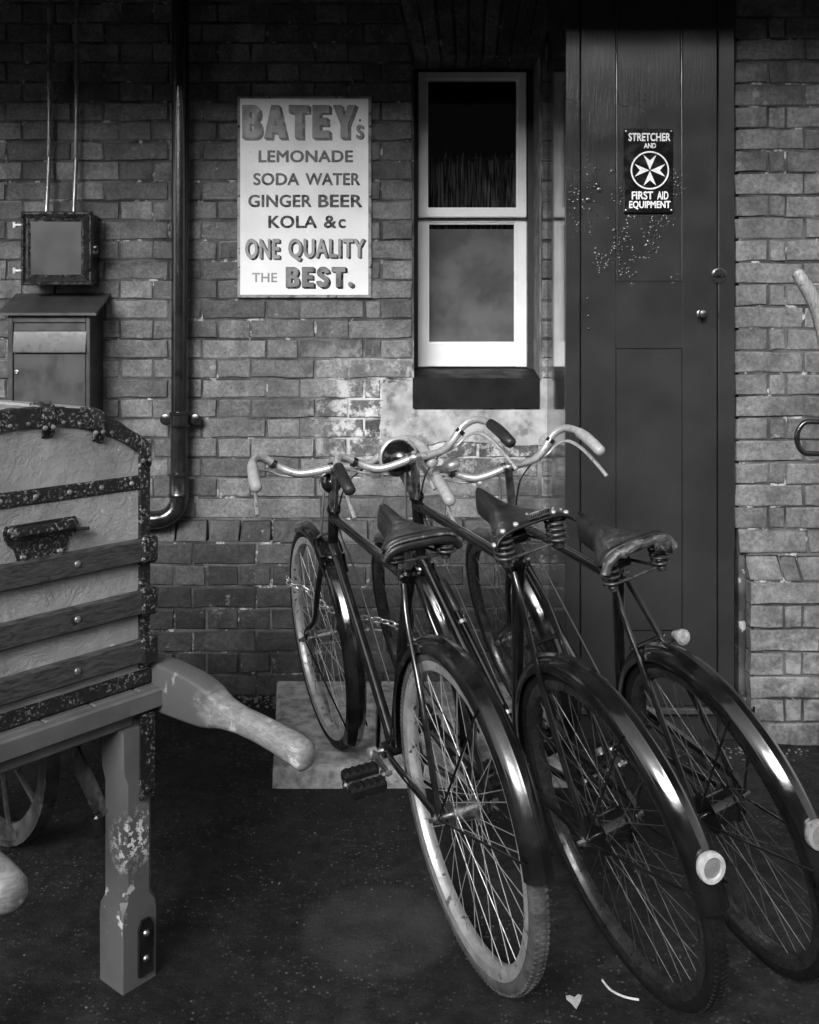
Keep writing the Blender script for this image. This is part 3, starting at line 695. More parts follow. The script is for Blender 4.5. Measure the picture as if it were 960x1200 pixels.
for y in (263.5, 317): q = P(20, y, bd); sp_('hinge', MB().cbox(q.x-.014, q.x+.020, yb_-.004, yb_+.010, q.z-.006, q.z+.006, .003).lathe([(.0085, -.011), (.0085, .011)], (q.x-.010, yb_+.003, q.z), (0,0,1), 10), M['chrome'])
q = P(111, 292.5, bd); sp_('catch', MB().cbox(q.x-.012, q.x+.010, yb_+.002, yb_+.02, q.z-.018, q.z+.018, .004).lathe([(.009, 0), (.011, -.006), (.007, -.014), (.0001, -.016)], (q.x+.004, yb_+.004, q.z+.006), (0,1,0), 10), M['box_edge'])

# ------------------------------------------------------------------ letter box
ld = 3.657; yl = ld-D
lb = empty('letter_box', (-1.37, yl/2, 0)); tag(lb, 'grey metal letter box with sloping lid and flap below the switch box', 'letter box')
lo_ = Vector(lb.location)
def lp(n, mb, m, sub=None, sm_=30): mb.v = [tuple(Vector(p)-lo_) for p in mb.v]; return mb.build(n, m, sub or lb, sm_)
X0, X1 = WX(9, ld), WX(105.5, ld); ZB = .86; ZTp = WZ(366, ld)
body = lp('body', MB().prism([(yl+.012, ZB), (-.003, ZB), (-.003, 1.56), (yl+.012, ZTp+.006)], 0, X0+.001, X1-.001), M['letter'])
fi = [WX(15, ld), WX(103, ld), WZ(378, ld)]
for a in ((X0, fi[0], ZB, ZTp), (fi[1]-.008, X1, ZB, ZTp)): lp('front_frame', MB().cbox(a[0], a[1], yl, yl+.0125, a[2], a[3], .002), M['letter'])
lp('front_frame', MB().cbox(fi[0], fi[1]-.008, yl, yl+.0125, fi[2], ZTp, .002), M['letter'])
dr = lp('door', MB().cbox(fi[0]+.002, fi[1]-.010, yl+.003, yl+.0122, ZB+.01, WZ(414, ld), .002), M['letter'])
fl = lp('flap', MB().prism([(yl+.010, WZ(388.5, ld)), (yl+.0, WZ(388.5, ld)), (yl-.010, WZ(411, ld)), (yl-.010, WZ(413, ld)), (yl+.006, WZ(413, ld))], 0, fi[0]+.004, WX(101, ld)), M['letter_flap'])
lp('fascia', MB().cbox(fi[0]+.002, fi[1]-.010, yl+.004, yl+.0122, WZ(388, ld), fi[2]-.002, .001), M['letter'])
q = P(19.5, 436, ld); lk = lp('lock', MB().lathe([(.008, .001), (.008, -.003), (.0055, -.004), (.005, -.001), (.0001, -.001)], (q.x, yl+.003, q.z), (0,1,0), 16), M['steel'], dr)
q = P(99.5, 458, ld); lp('hinge', MB().tube([(q.x, yl+.001, q.z-.028), (q.x, yl+.001, q.z+.028)], .004, 8), M['letter_flap'], dr)
za, zb2 = 1.578, WZ(366.5, ld-.02); lid = lp('lid', MB().prism([(-.002, za), (yl-.022, zb2), (yl-.022, zb2-.010), (-.002, za-.010)], 0, -1.556, -1.182), M['letter'])

# ------------------------------------------------------------------ stone blocks carrying the front wheels
def block(corners, h, lab, seed):
    rnd = random.Random(seed); rings = []
    c = sum((Vector(p) for p in corners), Vector((0,0)))/4
    ring = []
    for i in range(4):
        a = Vector(corners[i]); b = Vector(corners[(i+1) % 4])
        for k in range(6): ring.append(a.lerp(b, k/6+(.03*rnd.uniform(-1,1) if k else 0)))
    def lay(z, ins): return [(p.x+(c-p).normalized().x*(ins+rnd.uniform(0,.004)), p.y+(c-p).normalized().y*(ins+rnd.uniform(0,.004)), z+rnd.uniform(-.001,.001)) for p in ring]
    mb = MB().loft([lay(0, 0), lay(h*.5, .001), lay(h-.012, .002), lay(h-.003, .008)], caps=False)
    top = lay(h, .018); mb.loft([mb.v[-24:], top], caps=False).add(top, [tuple(range(24))])
    o = mb.build('stone_block', M['stone'], None, smooth=60); tag(o, lab, 'stone block', 'stone blocks under the front wheels')
FB = 2.998
block([(WX(319, FB), FB-D), (WX(441, FB), FB-D), (WX(441, FB)-.015, -.055), (WX(326.5), -.055)], .067, 'pale stone block under the front wheel of the smooth-saddled bicycle', 1)
block([(WX(443.5, FB), FB-D), (WX(560, FB), FB-D+.004), (WX(560, FB), -.055), (WX(443.5, FB)-.015, -.055)], .067, 'pale stone block between two others under the riveted-saddle bicycle wheel', 2)
block([(WX(562.5, FB), FB-D+.006), (WX(655, FB), FB-D+.006), (WX(655, FB), -.48), (.53, -.055), (WX(562.5, FB), -.055)][:1]+[(.50, FB-D+.006), (.50, -.055), (WX(562.5, FB), -.055)], .062, 'pale stone block beside the cupboard under the torn-saddle bicycle wheel', 3)

# ------------------------------------------------------------------ luggage barrow and trunk
CO = Vector((-.618, 2.117-D, 0)); CA = R_(-39.3)
cart = empty('luggage_barrow', CO, CA); tag(cart, 'painted wooden luggage barrow with pale worn handles carrying a trunk', 'barrow')
def chamfer_leg(a0):
    def sec(w, ch): return [(-w+ch,-w), (w-ch,-w), (w,-w+ch), (w,w-ch), (w-ch,w), (-w+ch,w), (-w,w-ch), (-w,-w+ch)]
    zs = [(0, .043, .002), (.15, .0435, .002), (.17, .043, .004), (.19, .0395, .013), (.44, .0395, .013), (.47, .041, .004), (.56, .042, .002)]
    m = MB().loft([[(x, a0+y, z) for x, y in sec(w, c)] for z, w, c in zs]); return m
for a0 in (0, -.44):
    lg = chamfer_leg(a0).build('leg', M['leg'], cart, 25)
    pts = [(.0, .03), (.0, .125)]
    ir = MB().prism([(a0-.006, .02), (a0+.030, .02), (a0+.032, .12), (a0+.022, .14), (a0+.002, .14), (a0-.006, .12)], 0, .043, .050).build('foot_plate', M['iron'], lg)
    for z in (.055, .11): MB().lathe([(.008, .0), (.006, .004), (.0001, .006)], (.050, a0+.012, z), (1,0,0), 10).build('bolt', M['steel'], lg)
    br = MB().box(.040, .047, a0+.0, a0+.036, .40, .585).build('bracket', M['band'], lg, 0)
    for z in (.42, .54): MB().lathe([(.008, .0), (.006, .005), (.0001, .007)], (.047, a0+.018, z), (1,0,0), 10).build('bolt', M['iron'], lg)
    s = -.028 if a0 == 0 else .028
    MB().loft([[(x+dx, a0+s*1.35+dy, z+dz) for dx, dy, dz in ((-.018,-.004,-.018), (.018,-.004,.018), (.018,.004,.018), (-.018,.004,-.018))] for x, z in ((-.035,.355), (-.25,.555))]).build('brace', M['strap'], cart)
    MB().loft([[(x+dx, a0+dy, z) for dx, dy in ((-.012,-.003), (.012,-.003), (.012,.003), (-.012,.003))] for x, z in ((-.045,.40), (-.13,.56))]).build('brace', M['strap'], cart)
    MB().cbox(-.052, -.03, a0-.062, a0-.03, .315, .365, .006).build('brace_foot', M['iron'], cart)
bed_l = -1.15
for i in range(6):
    a = -.545+i*.110; MB().cbox(bed_l, .030, a+.002, a+.108, .612, .634, .003).build('bed_plank', M['cart'], cart)
for a in (.022, -.512): MB().cbox(bed_l, .025, a-.028, a+.028, .556, .611, .004).build('bed_rail', M['cart'], cart)
for b in (.0, -.36, -.78, -1.10): MB().cbox(b-.03, b+.03, -.483, -.007, .560, .6105, .004).build('cross_member', M['cart'], cart)
MB().cbox(.026, .052, -.56, .115, .590, .632, .004).build('end_rail', M['cart'], cart)
def handle(a0):
    def sec(b, zt, zb, w, rnd_, n=16):
        zc, hh = (zt+zb)/2, (zt-zb)/2; out = []
        for k in range(n):
            t = 2*math.pi*k/n; c, s = math.cos(t), math.sin(t); e = 2/rnd_
            out.append((b, a0+w*math.copysign(abs(c)**e, c), zc+hh*math.copysign(abs(s)**e, s)))
        return out
    m = MB().loft([sec(-.30,.675,.575,.030,12), sec(.05,.678,.572,.030,12), sec(.13,.672,.572,.029,10), sec(.175,.664,.573,.028,8), sec(.205,.655,.577,.027,5)])
    h1 = m.build('handle_shaft', M['handle'], cart, 40)
    m = MB().loft([sec(.200,.656,.577,.0272,5), sec(.235,.642,.582,.0268,3.2), sec(.28,.636,.583,.0262,2.4), sec(.34,.633,.579,.0262,2.2), sec(.40,.627,.571,.0272,2.2), sec(.44,.622,.564,.0285,2.4), sec(.468,.615,.558,.028,2.4), sec(.478,.605,.566,.018,2.2)])
    m.build('grip', M['handle'], h1, 60)
for a0 in (.082, -.522): handle(a0)
def iron_wheel(a0, b0, Rw):
    w = empty('wheel'); w.parent = cart; w.location = (b0, a0, Rw)
    m = MB(); n = 40; prof = [(Rw, -.02), (Rw, .02), (Rw-.012, .02), (Rw-.012, .012), (Rw-.055, .010), (Rw-.055, -.010), (Rw-.012, -.012), (Rw-.012, -.02)]
    rings = [[(r*math.cos(2*math.pi*k/n), y, r*math.sin(2*math.pi*k/n)) for r, y in prof] for k in range(n)]; rings.append(rings[0])
    m.loft(rings, caps=False).build('tyre', M['strap'], w)
    for k in range(8):
        a = 2*math.pi*(k+.3)/8; MB().tube([(.03*math.cos(a), 0, .03*math.sin(a)), ((Rw-.02)*math.cos(a), 0, (Rw-.02)*math.sin(a))], .009, 8).build('spoke', M['strap'], w)
    MB().lathe([(.02, -.05), (.04, -.04), (.04, .04), (.02, .05)], (0,0,0), (0,1,0), 16).build('hub', M['iron'], w)
iron_wheel(.115, -.78, .28); iron_wheel(-.555, -.78, .28)
MB().tube([(-.78, -.61, .28), (-.78, .17, .28)], .014, 10).build('axle', M['iron'], cart)
for a in (.022, -.512): MB().prism([(-.85, .556), (-.71, .556), (-.765, .262), (-.795, .262)], 1, a-.012, a+.012).build('axle_bracket', M['iron'], cart)

tr = empty('travel_trunk', Vector(CO)+Vector((0,0,.636)), CA); tag(tr, 'dome topped travel trunk with cracked canvas, dark slats and tin bands on the barrow', 'trunk')
tb0, tb1, ta0, ta1 = -.86, .010, -.50, .045; tc = (ta0+ta1)/2; hw = (ta1-ta0)/2; ZS, ZP = .522, .622
def dome(a):                                              # height of the lid above the trunk floor
    u = abs((a-tc)/hw); return ZS+(ZP-ZS)*(1-u**2.6)
N = 18; prof = [(ta0, 0)]+[(ta0+(ta1-ta0)*k/N, dome(ta0+(ta1-ta0)*k/N)) for k in range(N+1)]+[(ta1, 0)]
MB().prism(prof, 0, tb0, tb1).build('carcass', M['canvas'], tr, 25)
def strip_face(za, zb_, name, m, y, th, parent=tr, a_lo=ta0, a_hi=ta1, ext=.012):
    return MB().cbox(y, y+th, a_lo-ext, a_hi+ext, za, zb_, .004).build(name, m, parent)
z = lambda py: WZ(py, 2.15)-.636
band = strip_face(z(572), z(555), 'metal_band', M['band'], tb1-.004, .008, ext=.006)
for k in range(7): MB().lathe([(.006, 0), (.005, .003), (.0001, .005)], (tb1+.004, ta0+.05+k*.075, z(563.5)), (1,0,0), 8).build('rivet', M['nail'], band)
for (ya, yb2) in ((655, 628), (715, 688), (771, 744)):
    s_ = strip_face(z(ya), z(yb2), 'wooden_slat', M['slat'], tb1-.002, .020, ext=.0)
    MB().cbox(tb1-.05, tb1+.024, ta1-.03, ta1+.013, z(ya)-.004, z(yb2)+.004, .006).build('end_clamp', M['band'], s_)
    MB().cbox(tb1-.05, tb1+.024, ta0-.013, ta0+.03, z(ya)-.004, z(yb2)+.004, .006).build('end_clamp', M['band'], s_)
    for a in (-.36, -.14): MB().lathe([(.0075, 0), (.006, .003), (.0001, .005)], (tb1+.018, a, (z(ya)+z(yb2))/2), (1,0,0), 10).build('rivet', M['nail'], s_)
    MB().cbox(tb0+.01, tb1-.05, ta1-.002, ta1+.012, z(ya), z(yb2), .004).build('wooden_slat', M['slat'], tr)
    MB().cbox(tb0+.01, tb1-.05, ta0-.012, ta0+.002, z(ya), z(yb2), .004).build('wooden_slat', M['slat'], tr)
MB().cbox(tb1-.03, tb1+.006, ta0-.006, ta1+.006, .0, .034, .004).build('bottom_band', M['band'], tr)
for a in (ta1-.026, ta0-.005): MB().cbox(tb1-.026, tb1+.0052, a, a+.031, .036, ZS-.012, .004).build('corner_angle', M['band'], tr)
# tin edging along the curved lid
rg = [[], []]
def edging(x0, x1, inset):
    rings = []
    for k in range(N*2+1):
        a = ta0-.003+(ta1-ta0+.006)*k/(N*2); zt = dome(max(ta0, min(ta1, a)))
        jit = .0016*math.sin(k*2.1); rings.append([(x0, a, zt-inset), (x0, a, zt+.005+jit), (x1, a, zt+.005+jit), (x1, a, zt-inset)])
    return MB().loft(rings)
ed = edging(tb1-.030, tb1+.006, .034).build('lid_edging', M['band'], tr, 30)
for k in range(14):
    a = ta0+.03+k*.038; MB().lathe([(.0045, 0), (.004, .003), (.0001, .0045)], (tb1+.006, a, dome(a)-.026), (1,0,0), 8).build('nail', M['nail'], ed)
for a in (ta1-.012, ta1-.13, ta1-.245, ta0+.13, ta0+.012):    # stamped clamps over the edging
    zt = dome(a); rings = []
    w = .026
    sl_ = (dome(min(ta1, a+.01))-dome(max(ta0, a-.01)))/.02
    sl_ = max(-.7, min(.7, sl_))
    pr_ = [(tb1-.045, .012), (tb1-.01, .016), (tb1+.009, .010), (tb1+.013, -.01), (tb1+.011, -.035), (tb1+.008, -.052)]
    wf = [.8, 1, 1.05, .85, 1.05, .9]
    rings = [[(x, a-w*f*.5, zt+h-sl_*w*f*.5), (x, a+w*f*.5, zt+h+sl_*w*f*.5), (x-.006, a+w*f*.5, zt+h-.006+sl_*w*f*.5), (x-.006, a-w*f*.5, zt+h-.006-sl_*w*f*.5)] for (x, h), f in zip(pr_, wf)]
    o = MB().loft(rings).build('lid_clamp', M['band'], tr, 50)
    for s in (-1, 1): MB().lathe([(.0055, 0), (.005, .003), (.0001, .005)], (tb1+.011, a+s*.009, zt-.036), (1,0,0), 8).build('nail', M['nail'], o)
for a in (ta1-.13, ta0+.13):                              # slats running along the lid
    MB().cbox(tb0+.02, tb1-.05, a-.022, a+.022, dome(a)-.012, dome(a)+.014, .005).build('lid_slat', M['wood'], tr)
# carrying handle on the end
hc, hz = -.212, z(608)+.012
hp = MB().prism([(hc-.075, hz+.022), (hc+.075, hz+.022), (hc+.082, hz+.008), (hc+.075, hz-.012), (hc+.058, hz-.028), (hc+.05, hz-.055), (hc+.018, hz-.064), (hc+.006, hz-.078), (hc-.006, hz-.078), (hc-.018, hz-.064), (hc-.05, hz-.055), (hc-.058, hz-.028), (hc-.075, hz-.012), (hc-.082, hz+.008)], 0, tb1-.002, tb1+.004).build('handle_plate', M['band'], tr)
MB().cbox(tb1+.006, tb1+.026, hc-.072, hc+.072, hz-.006, hz+.018, .009).build('handle', M['band'], hp)
for a in (-.066, .066, -.04, .04): MB().lathe([(.007, 0), (.006, .003), (.0001, .005)], (tb1+.004, hc+a, hz+(.012 if abs(a) > .05 else -.045)), (1,0,0), 8).build('rivet', M['steel'], hp)
MB().tube([(tb1+.012, hc+.07, hz-.004), (tb1+.014, hc+.10, hz-.006)], .004, 8).build('handle_pin', M['iron'], hp)

# ------------------------------------------------------------------ bicycles
RW, WB = .3555, 1.13
def bike_frame(X, Yd, th, ph, pi):
    Fv = Vector((-math.sin(th), math.cos(th), 0)); L = Vector((-math.cos(th), -math.sin(th), 0)); U = Vector((0,0,1))
    F2 = Fv*math.cos(pi)+U*math.sin(pi); U2 = U*math.cos(pi)-Fv*math.sin(pi)
    L3 = L*math.cos(ph)+U2*math.sin(ph); U3 = U2*math.cos(ph)-L*math.sin(ph)
    m = Matrix.Identity(4)
    for i, c in enumerate((F2, L3, U3)):
        for k in range(3): m[k][i] = c[k]
    m.translation = Vector((X, Yd-D, 0)); return m
def torus_mb(Rm, prof, n=64):                              # prof: closed list of (dr, y)
    rings = [[((Rm+dr)*math.cos(2*math.pi*k/n), y, (Rm+dr)*math.sin(2*math.pi*k/n)) for dr, y in prof] for k in range(n)]
    rings.append(rings[0]); return MB().loft(rings, caps=False)
def arc_mb(cx, cz, prof, t0, t1, n=40, flare=0.0):
    rings = []
    for k in range(n+1):
        t = R_(t0+(t1-t0)*k/n); e = 1+flare*max(0, (k/n-.9)*10)
        rings.append([(cx+r*math.cos(t), y*e, cz+r*math.sin(t)) for r, y in prof])
    return MB().loft(rings)
def guard_prof(Rg):
    ys = [-.031, -.030, -.024, -.014, -.005, 0, .005, .014, .024, .030, .031]; hs = [-.030, -.018, -.007, -.001, .0015, .0035, .0015, -.001, -.007, -.018, -.030]
    return [(Rg+h, y) for y, h in zip(ys, hs)]+[(Rg+h-.0018, y*.94) for y, h in zip(reversed(ys), reversed(hs))]
def wheel(par, cx, nsp, tyre_m, rim_m, hub_r, seed, hub_m):
    rim_p = [(-.020, -.015), (-.006, -.017), (.002, -.017), (.0, -.012), (-.014, -.010), (-.018, 0), (-.014, .010), (.0, .012), (.002, .017), (-.006, .017), (-.020, .015), (-.025, .006), (-.026, 0), (-.025, -.006)]
    rm = torus_mb(.325, rim_p, 72); rm.v = [(x+cx, y, zz+RW) for x, y, zz in rm.v]
    w = rm.build('wheel', rim_m, par, 40)
    pf = [(.0195*math.cos(2*math.pi*k/14)*(1.0), .0195*math.sin(2*math.pi*k/14)) for k in range(14)]
    ty = torus_mb(.336, pf, 96); ty.v = [(x+cx, y, zz+RW) for x, y, zz in ty.v]; t_ = ty.build('tyre', tyre_m, w, 60)
    tb = MB()                                             # tread blocks
    for k in range(150):
        a = 2*math.pi*k/150
        for y, rr in ((-.011, .3525), (0, .3558), (.011, .3525)):
            aa = a+(0.021 if y == 0 else 0); c, s = math.cos(aa), math.sin(aa)
            tb.add([(cx+(rr+dr)*math.cos(aa+da), y+dy, RW+(rr+dr)*math.sin(aa+da)) for dr in (-.004, .0012) for da, dy in ((-.011,-.004), (.011,-.004), (.011,.004), (-.011,.004))],
                   [(4,5,6,7), (0,1,5,4), (1,2,6,5), (2,3,7,6), (3,0,4,7)])
    tb.build('tread', tyre_m, w, 0)
    sp = MB(); rnd = random.Random(seed); half = nsp//2
    for side in (-1, 1):
        for k in range(half):
            a = 2*math.pi*(k+(.25 if side > 0 else 0))/half; sgn = 1 if k % 2 else -1
            ah = a+sgn*R_(62 if hub_r < .03 else 40); hr = max(hub_r+.006, .026)
            sp.tube([(cx+hr*math.cos(ah), side*.028, RW+hr*math.sin(ah)), (cx+.302*math.cos(a), side*.004, RW+.302*math.sin(a))], .00105, 5)
    sp.build('spokes', M['spoke'] if rim_m == M['rim'] else M['spokedark'], w, 60)
    hb = MB().lathe([(.006, -.058), (.006, -.036), (hub_r*.6, -.036), (max(hub_r+.009, .028), -.032), (max(hub_r+.009, .028), -.028), (hub_r, -.024), (hub_r, .024), (max(hub_r+.009, .028), .028), (max(hub_r+.009, .028), .032), (hub_r*.6, .036), (.006, .036), (.006, .058)], (cx, 0, RW), (0,1,0), 24)
    hb.build('hub', hub_m, w)
    return w
def saddle_shell(kind):
    rows = []; NT_, NU = 14, 13
    Ls = .275
    for i in range(NT_+1):
        t = i/NT_
        if kind == 2: hwid = .100 if t < .12 else .100-.070*min(1, (t-.12)/.5)**.85-.010*max(0, (t-.62)/.38)
        else: hwid = (.102-.066*min(1, max(0, (t-.10)/.48))**.9-.012*max(0, (t-.6)/.4))*(.90+.10*min(1, t/.10))
        if t > .93: hwid *= 1-.35*((t-.93)/.07)**2
        zt = (.006 if kind == 1 else (-.006 if kind == 2 else .012))*(1-t)**3+.012*t**2.4-.008*math.sin(math.pi*t)
        dr = (.018+.030*t) if kind != 3 else (.026+.03*t)
        row = []
        for j in range(NU):
            u = -1+2*j/(NU-1); au = abs(u)
            xx = Ls*t
            if t == 0 or i == 0: xx += .010*(au**2)*(1 if kind != 2 else -.3)
            dz = dr*au**3+(.010*au**10)
            row.append((xx-.0, hwid*math.sin(u*math.pi/2)**1 if False else hwid*(u*.65+.35*math.sin(u*math.pi/2)), zt-dz))
        rows.append(row)
    # rear apron and side skirts turn down
    rear = rows[0]; k1 = .030 if kind == 1 else (.012 if kind == 2 else .026)
    ap = [(x-.004, y, zz-k1*.45) for x, y, zz in rear]; ap2 = [(x+.006, y*.985, zz-k1) for x, y, zz in rear]
    return [ap2, ap]+rows
def add_saddle(par, kind, x, zz):
    rows = [[(x+p[0], p[1], zz+p[2]) for p in r] for r in saddle_shell(kind)]
    m = MB().loft(rows, caps=False, closed=False)
    s = m.build('saddle', M['leather'], par, 180)
    so_ = s.modifiers.new('thickness', 'SOLIDIFY'); so_.thickness = .006; so_.offset = -1
    ss = s.modifiers.new('smooth', 'SUBSURF'); ss.levels = 1; ss.render_levels = 2
    rear = rows[1]
    if kind == 1:
        MB().tube([(p[0]-.003, p[1], p[2]+.002) for p in rear], .0035, 8).build('piping', M['leather_edge'], s)
        MB().tube([(p[0]+.002, p[1], p[2]-.013) for p in rear], .010, 10).build('rolled_edge', M['leather'], s)
    if kind == 3:
        MB().tube(spline([(p[0]-.004+random.uniform(-.003,.003), p[1], p[2]-.006+random.uniform(-.003,.003)) for p in rear], 3), .011, 10).build('rolled_edge', M['leather_edge'], s)
        for u0, u1, hh in ((1, 4, .03), (6, 9, .012)):
            q = MB().loft([[(rear[j][0]-.012, rear[j][1], rear[j][2]+.004+random.uniform(-.004,.004)) for j in range(u0, u1+1)], [(rear[j][0]-.014, rear[j][1]+.004, rear[j][2]-hh+random.uniform(-.008,.008)) for j in range(u0, u1+1)]], caps=False, closed=False).build('torn_edge', M['leather_edge'], s)
            q.modifiers.new('t', 'SOLIDIFY').thickness = .003
    if kind == 2:
        for j in (1, 3, 5, 8, 10, 12):
            p = rows[2][j]; MB().lathe([(.0062, -.002), (.006, .002), (.004, .0035), (.0001, .004)], (p[0]+.010, p[1]*.96, p[2]+.002), (-.3,0,1), 10).build('rivet', M['rivet'], s)
        for dy in (-.008, .008): MB().lathe([(.005, -.002), (.005, .002), (.0001, .004)], (x+.272, dy, zz+.020), (.3,0,1), 10).build('rivet', M['rivet'], s)
        for k in range(9):
            p = rows[2+random.choice((1,2))][random.choice((2,3,4,5))]; MB().lathe([(.0028, -.001), (.0025, .0016), (.0001, .002)], (p[0]+random.uniform(-.01,.02), p[1]+random.uniform(-.012,.012), p[2]+.002), (-.1,0,1), 7).build('scuff_stud', M['rivet'], s)
        bdg = MB().cbox(x-.0065, x-.002, -.044, .012, zz-.001, zz+.013, .0015).build('maker_badge', M['steel'], s)
        rb = random.Random(4); mk = MB()
        for k in range(9): y = .006-k*.0052; mk.box(x-.0072, x-.0066, y-.0016, y+.0016, zz+.003, zz+.009+rb.uniform(-.002,.001))
        mk.build('badge_marks', M['ink_dark'], bdg, 0)
    # springs, rails and clamp
    hs = {1: .036, 2: .066, 3: .060}[kind]; zb0 = zz-.012-(.018 if kind != 2 else .006)
    for sd_ in (-1, 1):
        tur = {1: 3.2, 2: 5.2, 3: 4.2}[kind]; rr = {1: .021, 2: .0215, 3: .020}[kind]; pts = []
        for k in range(int(tur*14)+1):
            a = 2*math.pi*k/14; f = k/(tur*14); r2 = rr*(1 if kind != 1 else .8+.4*math.sin(f*math.pi)); pts.append((x+.032+r2*math.cos(a), sd_*.066+r2*math.sin(a), zb0-hs*f))
        MB().tube(pts, .0036, 7).build('spring', M['spring'], s, 60)
        MB().lathe([(.010, -.010), (.012, 0), (.008, .006)], (x+.032, sd_*.066, zb0-hs-.002), (0,0,1), 12).build('spring_nut', M['spring'], s)
        MB().tube(spline([(x+.032, sd_*.066, zb0-hs), (x+.08, sd_*.04, zb0-hs+.004), (x+.15, sd_*.022, zb0-hs+.012), (x+.24, sd_*.016, zz-.018)], 5), .0038, 8).build('rail', M['spring'], s)
    MB().tube([(x+.032, -.072, zb0-hs), (x+.032, .072, zb0-hs)], .0042, 8).build('cross_rail', M['spring'], s)
    MB().tube([(x+.030, -.078, zb0-.001), (x+.030, .078, zb0-.001)], .004, 8).build('cross_rail', M['spring'], s)
    MB().lathe([(.013, -.028), (.016, -.026), (.016, .026), (.013, .028)], (x+.115, 0, zb0-hs+.008), (0,1,0), 12).build('saddle_clamp', M['iron'], s)
    return (x+.115, zb0-hs+.008)
def make_bike(par, c):
    e = c['e']; k4 = -.4*e
    sc = Vector((.25+k4, 0, .80+e)); bb = Vector((.46, 0, .285)); axd = Vector((-.375, 0, .927))
    hb = Vector((.912, 0, .70)); ht = Vector((.862+k4, 0, .832+e)); tm = c.get('paint', M['tube'])
    fr = MB()
    fr.tube([bb-(sc-bb).normalized()*.0, sc+(sc-bb).normalized()*.02], .0148, 16)
    fr.tube([ht-axd*.028, sc], .0135, 16); fr.tube([hb+axd*.03, bb], .0148, 16); fr.tube([hb-axd*.0, ht], .0165, 18)
    fr.lathe([(.021, -.006), (.021, .004), (.0175, .008)], hb, axd, 18); fr.lathe([(.0175, -.01), (.021, -.004), (.021, .006)], ht, axd, 18)
    fr.lathe([(.021, -.036), (.021, .036)], bb, (0,1,0), 18)
    for l_ in ((ht-axd*.028, (sc-ht)), (sc, (ht-sc)), (hb+axd*.03, (bb-hb)), (bb, (hb-bb)), (bb, (sc-bb)), (sc, (bb-sc))):
        d = l_[1].normalized(); fr.lathe([(.0165, -.0), (.0172, .03), (.0155, .048)], l_[0], d, 14)
    f_ = fr.build('frame', tm, par, 40)
    for s in (-1, 1):
        pts = [sc+Vector((-.012, s*.018, -.004)), sc+Vector((-.05, s*.030, -.085)), Vector((.10, s*.045, .60)), Vector((.006, s*.060, RW+.03)), Vector((-.004, s*.062, RW))]
        MB().tube(spline(pts, 4), .0075, 10).build('seat_stay', M['tube'], par, 60)
        MB().tube(spline([bb+Vector((-.02, s*.024, 0)), bb+Vector((-.10, s*.036, .012)), Vector((.12, s*.052, .335)), Vector((0, s*.062, RW))], 4), .0095, 10, flat=.8).build('chain_stay', tm, par, 60)
        MB().lathe([(.0001, -.018), (.006, -.018), (.006, -.006), (.011, -.006), (.011, .002), (.016, .003), (.016, .006), (.0001, .007)], (0, s*.0655, RW), (0, -s, 0), 6 if s > 0 else 6).build('axle_nut', M['steel'], par, 20)
    MB().tube([(.165+k4*.4, -.047, .68+e*.6), (.165+k4*.4, .047, .68+e*.6)], .006, 8).build('stay_bridge', M['tube'], par)
    MB().lathe([(.019, -.014), (.021, -.006), (.021, .008), (.016, .014)], sc+Vector((-.006, 0, .016)), (sc-bb), 14).build('seat_clamp', tm, par)
    MB().tube([sc+Vector((-.01, -.026, .014)), sc+Vector((-.01, .026, .014))], .006, 8).build('clamp_bolt', M['steel'], par)
    # fork
    hx = hb-axd*.012
    fk = MB().lathe([(.020, -.02), (.026, -.012), (.026, .006), (.018, .012)], hx, axd, 16)
    fork = fk.build('fork', tm, par)
    for s in (-1, 1):
        MB().tube(spline([hx+Vector((0, s*.030, -.006)), hx-axd*.12+Vector((0, s*.043, 0)), hx-axd*.25+Vector((.008, s*.048, 0)), Vector((WB-.015, s*.054, RW+.035)), Vector((WB, s*.056, RW))], 5), [.0135-.006*k/20 for k in range(21)], 10, flat=.75).build('fork_blade', tm, fork, 60)
        MB().lathe([(.0001, -.018), (.006, -.018), (.006, -.006), (.010, -.006), (.010, .003), (.0001, .005)], (WB, s*.062, RW), (0, -s, 0), 6).build('axle_nut', M['steel'], fork, 20)
        MB().tube([hx+Vector((0, s*.030, 0)), hx+Vector((0, s*.030, 0))-axd*.0001+Vector((0,0,.001))], .013, 8).build('crown_end', tm, fork)
    wheel(par, 0, 40, c['tyre_r'], c['rim_r'], c['hub_r'], 1, c['hub_m']); wheel(par, WB, 32, c['tyre_f'], c['rim_f'], .017, 2, M['steel'])
    # mudguards
    rgm = arc_mb(0, RW, guard_prof(.379), -2, c.get('gend', 172), 48).build('mudguard', c['guard_r'], par, 40)
    fgm = arc_mb(WB, RW, guard_prof(.377), 68, 222, 44).build('mudguard', c['guard_f'], par, 40)
    for s in (-1, 1):
        for t in (c.get('gend', 172)-6, 120): MB().tube([(-.004, s*.064, RW), (.372*math.cos(R_(t)), s*.031, RW+.372*math.sin(R_(t)))], .0028, 6).build('mudguard_stay', M['black'], rgm)
        MB().tube([(WB, s*.060, RW), (WB+.37*math.cos(R_(208)), s*.031, RW+.37*math.sin(R_(208)))], .0028, 6).build('mudguard_stay', M['black'], fgm)
    if c.get('reflector'):
        t = R_(c['reflector']); o = Vector((.384*math.cos(t), 0, RW+.384*math.sin(t))); ax = Vector((-.96, 0, .12)).normalized()
        rf = MB().lathe([(.012, -.02), (.0265, .0), (.028, .006), (.027, .013), (.0195, .014), (.0185, .009)], o, ax, 28, caps=False).build('reflector', c['ref_rim'], rgm)
        MB().lathe([(.019, .0085), (.012, .0105), (.0001, .0112)], o, ax, 24).build('reflector_lens', M['reflector'], rf)
